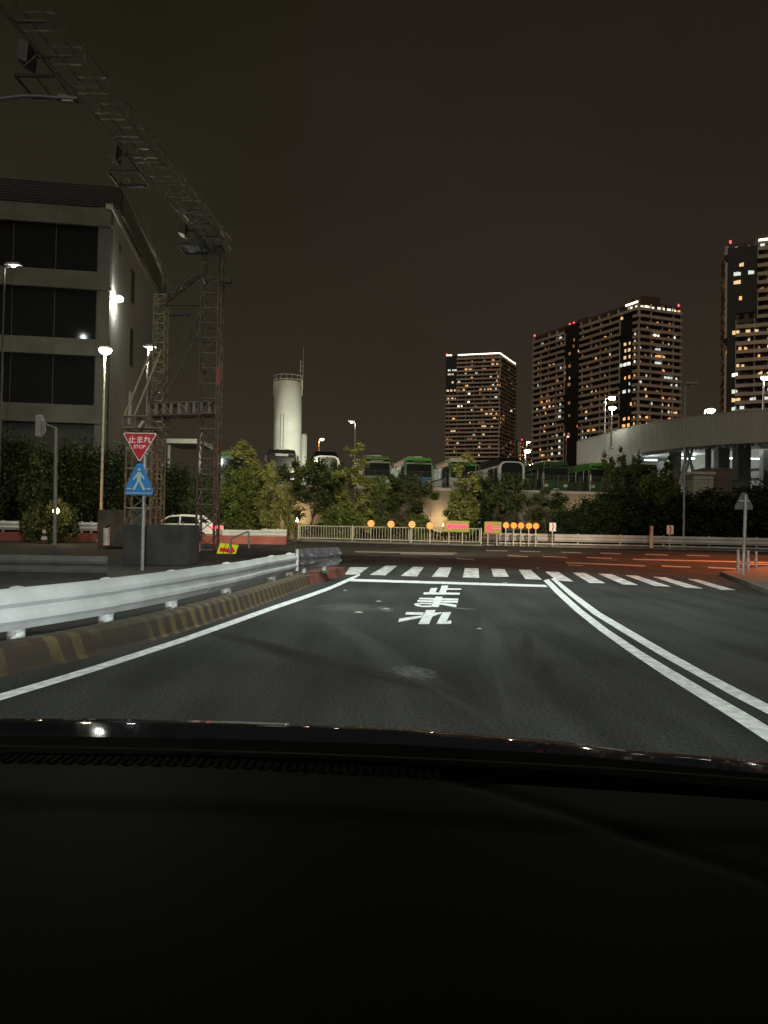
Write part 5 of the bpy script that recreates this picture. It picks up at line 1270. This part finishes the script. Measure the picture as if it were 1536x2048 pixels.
for px in (380, 395, 410, 425, 440): b.cbox(D(px, 498, 30.2), .25, .9, .10)
b.build('side_arm', M_DARK, gt)
# net cables from the link to the beam
b = MB()
for k in range(5): cable(b, D(318 + k * 9, 596 - k * 6, 32.5), bs.lerp(be, .10 + k * .055) + Vector((-.5, 0, -.3)), .25, .006)
b.build('net_line', M_DARK, gt)
MB().box(xc + wd / 2 - .02, xc + wd / 2 + .16, 30.02, 30.08, D(430, 770, 30).z, D(430, 735, 30).z).build('warning_plate', mat('faded_red_plate', (.30, .07, .05), .5), gt)

# ---------------------------------------------------------------- office building
ob_ = thing('office_building', 'large pale office building with wide bands of dark windows', 'building', (D(211, 1050, 50).x, 50, .1))
c0 = gxy(208, 50); 
Fx = -RX; Sx = AX
WL, WS = 34.0, 21.0
zf = lambda y: D(211, y, 50).z
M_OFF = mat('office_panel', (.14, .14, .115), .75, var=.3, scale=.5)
def obox(x0, x1, y0, y1, z0, z1, name, m, par=ob_):
    """x along the front away from the corner, y along the side away from the road"""
    q = [c0 + Fx * x + Sx * y for x, y in ((x0, y0), (x1, y0), (x1, y1), (x0, y1))]
    return MB().hexa([v + Vector((0, 0, z0)) for v in q], [v + Vector((0, 0, z1)) for v in q]).build(name, m, par)
bands = [(418, 448), (545, 575), (680, 707), (812, 842)]
obox(.35, WL, .35, WS, .1, zf(416), 'core', mat('office_core', (.05, .05, .048), .7))
for yt_, yb_ in bands:
    obox(0, WL, 0, .6, zf(yb_), zf(yt_), 'spandrel', M_OFF)
    for k in range(12): obox(.85 + k * 2.7, .87 + k * 2.7, -.006, .0, zf(yb_) + .01, zf(yt_) - .01, 'panel_joint', M_DARK)
    obox(-.12, WL, -.12, .12 - .01 + .0, zf(yb_) - .22, zf(yb_) - .002, 'ledge', M_OFF)
for i, (yt_, yb_) in enumerate(bands[:-1]):
    nz_ = bands[i + 1][0]
    k = 0
    while k < 12:
        obox(.9 + k * 2.7, .9 + k * 2.7 + 2.62, .26, .34, zf(nz_) + .02, zf(yb_) - .24, 'window', M_GLASS); k += 1
    for k in range(13): obox(.84 + k * 2.7, .90 + k * 2.7, .18, .33, zf(nz_) + .003, zf(yb_) - .225, 'mullion', M_DARK)
obox(0, .8, 0.003, .597, .1, zf(416) - .003, 'corner_pier', M_OFF)
obox(.9, WL, .5, .7, .1, zf(844), 'ground_floor_wall', mat('office_base', (.12, .115, .10), .8))
# side wall towards the gantry
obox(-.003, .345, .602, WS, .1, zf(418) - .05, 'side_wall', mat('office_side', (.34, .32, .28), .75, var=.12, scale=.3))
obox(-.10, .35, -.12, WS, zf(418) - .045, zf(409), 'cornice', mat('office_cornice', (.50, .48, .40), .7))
for zc, dz in ((zf(500), 1.3), (zf(640), 1.5), (zf(780), 1.3)):
    obox(-.012, .0, 7.2, 8.6, zc - dz, zc + dz, 'window', M_GLASS); obox(-.03, -.006, 7.1, 7.2, zc - dz, zc + dz, 'window_frame', M_OFF); obox(-.03, -.006, 8.6, 8.7, zc - dz, zc + dz, 'window_frame', M_OFF)
obox(-.012, .0, 2.6, 3.4, zf(470) - .0, zf(455), 'vent', M_DARK)
# louvred top storey
obox(-.35, WL, 0.9, 10, zf(409) + .01, zf(361), 'plant_screen', mat('screen_dark', (.045, .048, .045), .6, var=.3))
obox(-.5, -.355, 1.5, WS + 1, zf(413), zf(366), 'side_screen', mat('screen_side', (.12, .11, .095), .7, var=.15))
for k in range(14):
    obox(-.3, WL, .84, .89, zf(409) + .15 + k * .11, zf(409) + .2 + k * .11, 'louvre', M_DARK)
# wall lamp
wlp = D(238, 598, 51.5); t = thing('wall_lamp', 'dazzling white floodlight bracketed off the side of the office building', 'floodlight', wlp, None)
v = wlp; MB().tube(v + Vector((-.9, .8, .1)), v + Vector((0, 0, .1)), .05, n=6).build('bracket', M_GALV, t)
MB().lathe(v, [(.08, .22), (.27, .1), (.27, -.1), (.1, -.2)], 12).build('lamp_glass', EM_W, t, smooth=True)
lamp('lamp_light', v + Vector((.1, -.3, -.45)), 420, (.92, 1, .95), .2, t)

# white canopy over the yard behind the gantry
a, b_ = D(328, 886, 62), D(398, 887, 62); t = thing('canopy', 'flat white canopy edge behind the gantry at yard level', 'canopy', (a.x, a.y, .1))
MB().hexa([a, b_, b_ + Vector((0, 5, 0)), a + Vector((0, 5, 0))], [p + Vector((0, 0, .38)) for p in (a, b_, b_ + Vector((0, 5, 0)), a + Vector((0, 5, 0)))]).build('roof', M_STEELW, t)
for s in (.05, .95): p = a.lerp(b_, s); MB().tube((p.x, p.y + 1, .1), (p.x, p.y + 1, p.z), .12, n=8).build('post', M_STEELW, t)

# ---------------------------------------------------------------- white car
q = G(358, 1087); Y = 43.0; cxm = D(352, 1050, Y).x
t = thing('parked_car', 'white estate car passing behind the gantry with its tail lamp lit', 'car', (cxm, Y, 0))
M_CARW = paint('white_car_paint', (.80, .80, .78))
SC = 1.0
prof = [(-2.2, .42), (-2.25, .75), (-2.1, .98), (-1.25, 1.10), (-.55, 1.58), (.3, 1.68), (1.5, 1.62), (2.05, 1.22), (2.28, 1.05), (2.32, .5), (2.2, .35), (-2.1, .33)]
def side(prof_, y0, y1, inset=0): return MB().hexa([(cxm + x, Y + y0, z) for x, z in prof_], [(cxm + x, Y + y1, z) for x, z in prof_])
lower = [(-2.2, .42), (-2.25, .75), (-2.1, .98), (-1.25, 1.09), (2.2, 1.10), (2.30, 1.02), (2.33, .5), (2.2, .35), (-2.1, .33)]
side(lower, 0, 1.8).build('body', M_CARW, t, bevel=.05)
cab = MB(); cp = [(-1.25, 1.08), (-.5, 1.56), (.3, 1.67), (1.55, 1.62), (2.2, 1.08)]; 
cab.hexa([(cxm + x, Y + .06 + (z - 1.08) * .22, z) for x, z in cp], [(cxm + x, Y + 1.74 - (z - 1.08) * .22, z) for x, z in cp]); cab.build('roof', M_CARW, t, bevel=.03)
for pts in ([(-1.0, 1.13), (-.42, 1.50), (.15, 1.54), (.15, 1.13)], [(.25, 1.13), (.25, 1.55), (1.15, 1.52), (1.35, 1.13)], [(1.45, 1.2), (1.28, 1.5), (1.55, 1.47), (1.95, 1.2)]):
    MB().hexa([(cxm + x, Y + .045 + (z - 1.08) * .22, z) for x, z in pts], [(cxm + x, Y + .10 + (z - 1.08) * .22, z) for x, z in pts]).build('side_window', M_GLASS, t)
MB().hexa([(cxm + 2.22, Y + .2, 1.12), (cxm + 2.22, Y + 1.6, 1.12), (cxm + 1.66, Y + 1.5, 1.58), (cxm + 1.66, Y + .3, 1.58)], [(cxm + 2.26, Y + .2, 1.13), (cxm + 2.26, Y + 1.6, 1.13), (cxm + 1.70, Y + 1.5, 1.6), (cxm + 1.70, Y + .3, 1.6)]).build('rear_window', M_GLASS, t)
for y in (.0, 1.5): MB().box(cxm + 2.0, cxm + 2.36, Y + y - .015, Y + y + .3, .84, 1.02).build('tail_lamp', mat('tail_lamp_lit', (.6, .02, .02), .3, emit=(1, .06, .09), es=5), t)
for x in (-1.4, 1.45):
    for y in (-.02, 1.6):
        o = MB().tube((cxm + x, Y + y, .34), (cxm + x, Y + y + .22, .34), .34, n=18).build('wheel', M_TYRE, t); MB().tube((cxm + x, Y + y - .01, .34), (cxm + x, Y + y + .05, .34), .2, n=12).build('rim', M_WHEEL, o)
lamp('tail_light_glow', (cxm + 2.55, Y + .2, .95), 4, (1, .1, .08), .1, t)

# ---------------------------------------------------------------- own car: bonnet and dashboard
oc = thing('own_car', 'black dashboard and bonnet edge of the car the view is taken from', 'car', (0, 0, 0))
M_BON = mat('black_bonnet_paint', (.004, .004, .005), .05, var=.1, spec=.03); M_DASH = mat('dashboard_vinyl', (.008, .008, .0068), .7, var=.15, scale=6, bump=.06, bscale=400, spec=.22); M_TRIM = mat('black_trim', (.004, .004, .004), .8, spec=.1)
TOP = [(-420, 1440), (-150, 1437), (0, 1437), (200, 1437), (400, 1441), (600, 1447), (800, 1456), (1000, 1472), (1150, 1486), (1250, 1500), (1400, 1511), (1536, 1523), (1700, 1545), (1850, 1575)]
rows_ = []
for px, py in TOP:
    far = D(px, py, 2.05 - .12 * ((px - 700) / 900) ** 2)
    rows_.append([far + Vector((0, .10, -.30)), far + Vector((0, .06, -.06)), far + Vector((0, .02, -.008)), far, far + Vector((0, -.05, .001)), far + Vector((0, -.15, .0)), far + Vector((0, -.45, -.004)), far + Vector((0, -.9, -.01))])
b = MB(); n = 8
for r_ in rows_: b.v += r_
for i in range(len(rows_) - 1):
    for k in range(n - 1): b.f.append((i * n + k, (i + 1) * n + k, (i + 1) * n + k + 1, i * n + k + 1))
bo_ = b.build('bonnet', M_BON, oc, smooth=True)
# cowl and dashboard rear edge
E1_ = [(-420, 1470), (0, 1472), (400, 1476), (800, 1489), (1150, 1510), (1536, 1548), (1850, 1590)]
b = MB(); rr_ = []
for px, py in E1_:
    p = D(px, py, 1.02); rr_.append([p + Vector((0, .02, -.25)), p, p + Vector((0, -.06, -.004)), p + Vector((0, -.07, -.2))])
for r_ in rr_: b.v += r_
for i in range(len(rr_) - 1):
    for k in range(3): b.f.append((i * 4 + k, (i + 1) * 4 + k, (i + 1) * 4 + k + 1, i * 4 + k + 1))
b.build('cowl', M_TRIM, oc)
b = MB()
E2_ = [(-300, 1489), (0, 1492), (300, 1498), (600, 1507), (900, 1519), (1200, 1535), (1536, 1560), (1800, 1590)]
b.path([D(px, py, .93) for px, py in E2_], .0012, n=6); b.build('windscreen_seal', mat('seal_rubber', (.09, .09, .08), .5), oc)
def grid(fn, nu, nv, name, m, smooth=True):
    b = MB()
    for i in range(nu + 1):
        for j in range(nv + 1): b.v.append(Vector(fn(i / nu, j / nv)))
    for i in range(nu):
        for j in range(nv): b.f.append((i * (nv + 1) + j, (i + 1) * (nv + 1) + j, (i + 1) * (nv + 1) + j + 1, i * (nv + 1) + j + 1))
    return b.build(name, m, oc, smooth)
def interp(T, x):
    for (a, ya), (c, yc) in zip(T, T[1:]):
        if x <= c: return ya + (yc - ya) * (x - a) / (c - a)
    return T[-1][1]
def dash(u, v):
    px = -420 + u * 2300; far = D(px, interp([(-420, 1512), (0, 1516), (400, 1524), (800, 1545), (1150, 1565), (1536, 1590), (1900, 1625)], px), .86)
    x = far.x; y = .86 - v * .66
    crease = .0035 * (1 / (1 + math.exp((v - .17) * 90)))           # a shallow step across the top
    z = far.z - .018 * v + crease - .010 + .012 * math.sin(v * 2.2) - max(0, v - .75) ** 2 * .9
    scal = .0022 * max(0, math.cos(px / 30 * 2 * math.pi)) * math.exp(-v * 60) * (1 if -100 < px < 900 else 0)
    w_ = 1 - .0 * v
    # moulded ridge that runs towards the glovebox side
    d = abs((px - 1000) / 420 - (v - .05) / .30)
    ridge = -.0025 * math.exp(-(d / .10) ** 2) * (1 if .0 < v < .5 else 0)
    return (x * w_, y, z + scal + ridge)
grid(dash, 230, 70, 'dashboard', M_DASH)
df = MB()
for k in range(56):
    px = -60 + k * 17; p = D(px, interp([(0, 1504), (400, 1512), (800, 1532), (1150, 1552)], px), .885); df.cbox(p + Vector((0, 0, -.012)), .006, .03, .005)
df.build('defroster_vent', M_TRIM, oc)

MB().box(-.72, .72, -1.7, .30, 1.50, 1.54).build('roof', M_TRIM, oc)  # unseen cabin shell: roof and rear panel added to shade the dashboard
MB().box(-.72, .72, -1.9, -1.72, .3, 1.54).build('rear_panel', M_TRIM, oc)
for s_ in (-1, 1): MB().box(s_ * .80 - .05, s_ * .80 + .05, -1.7, .9, .2, .96).build('door', M_TRIM, oc)
# ---------------------------------------------------------------- head lamps of the own car
def headlamp(x):
    ld = bpy.data.lights.new('headlight', 'POINT'); ld.energy = 400.0; ld.color = (.90, .98, 1.0); ld.shadow_soft_size = .05
    ld.use_nodes = True; n, l = ld.node_tree.nodes, ld.node_tree.links
    em = n['Emission']; tc_ = n.new('ShaderNodeTexCoord'); s = n.new('ShaderNodeSeparateXYZ'); l.new(tc_.outputs['Normal'], s.inputs[0])
    def M(op, a, b_=None, c_=None):
        m_ = n.new('ShaderNodeMath'); m_.operation = op
        for i, q in enumerate((a, b_, c_)):
            if q is None: continue
            if isinstance(q, (int, float)): m_.inputs[i].default_value = q
            else: l.new(q, m_.inputs[i])
        return m_.outputs[0]
    dn_ = M('MAXIMUM', M('MULTIPLY', s.outputs[2], -1.0), .0)          # how far below the horizon
    fw = M('MAXIMUM', s.outputs[1], 0.0)
    t_ = M('MAXIMUM', dn_, .07)
    beam = M('DIVIDE', 1.0, M('POWER', t_, 2.55))
    cut = M('MULTIPLY', beam, M('LESS_THAN', .0, dn_))
    up_ = M('MULTIPLY', M('LESS_THAN', dn_, .0001), HL_UP)
    fan = M('POWER', fw, 2.2)
    l.new(M('MULTIPLY', M('MULTIPLY', M('ADD', cut, up_), fan), HL_K), em.inputs['Strength'])
    o = bpy.data.objects.new('headlight', ld); COL.objects.link(o); o.location = (x, 2.45, .66); o.parent = oc
HL_K, HL_UP = .9 / 400, 4.0
headlamp(-.65); headlamp(.75)
# added red spots out of view, without fixtures, that redden the road
lamp('unseen_red_fill', (16.5, 28.5, 6.5), 5000, (1.0, .21, .055), .3, spot=118, aim=(12, 29, 0), blend=1)
lamp('unseen_red_fill', (14, 20, 7), 3200, (1.0, .21, .055), .3, spot=95, aim=(12, 21.5, 0), blend=1)
lamp('unseen_red_fill', (21, 36.0, 6.0), 3600, (1.0, .20, .05), .3, spot=120, aim=(15, 37, 0), blend=.9)
# added unseen spot, no fixture, that brightens the trees and buses
lamp('unseen_fill', (3.5, 9.5, 11.4), 50000, (1.0, .94, .66), .3, spot=46, aim=(.5, 56, 4), blend=.5)
# added unseen spots brightening the lane: above the crosswalk and behind the car
lamp('unseen_fill', (1.0, 15.5, 13.5), 8800, (.90, 1, .93), .25, spot=76, aim=(.5, 15.5, 0), blend=.9)
lamp('unseen_fill', (2.5, -10.5, 9.5), 14000, (.90, 1, .93), .25, spot=84, aim=(-1, 10, 0), blend=.9)
# ground floods at the tank
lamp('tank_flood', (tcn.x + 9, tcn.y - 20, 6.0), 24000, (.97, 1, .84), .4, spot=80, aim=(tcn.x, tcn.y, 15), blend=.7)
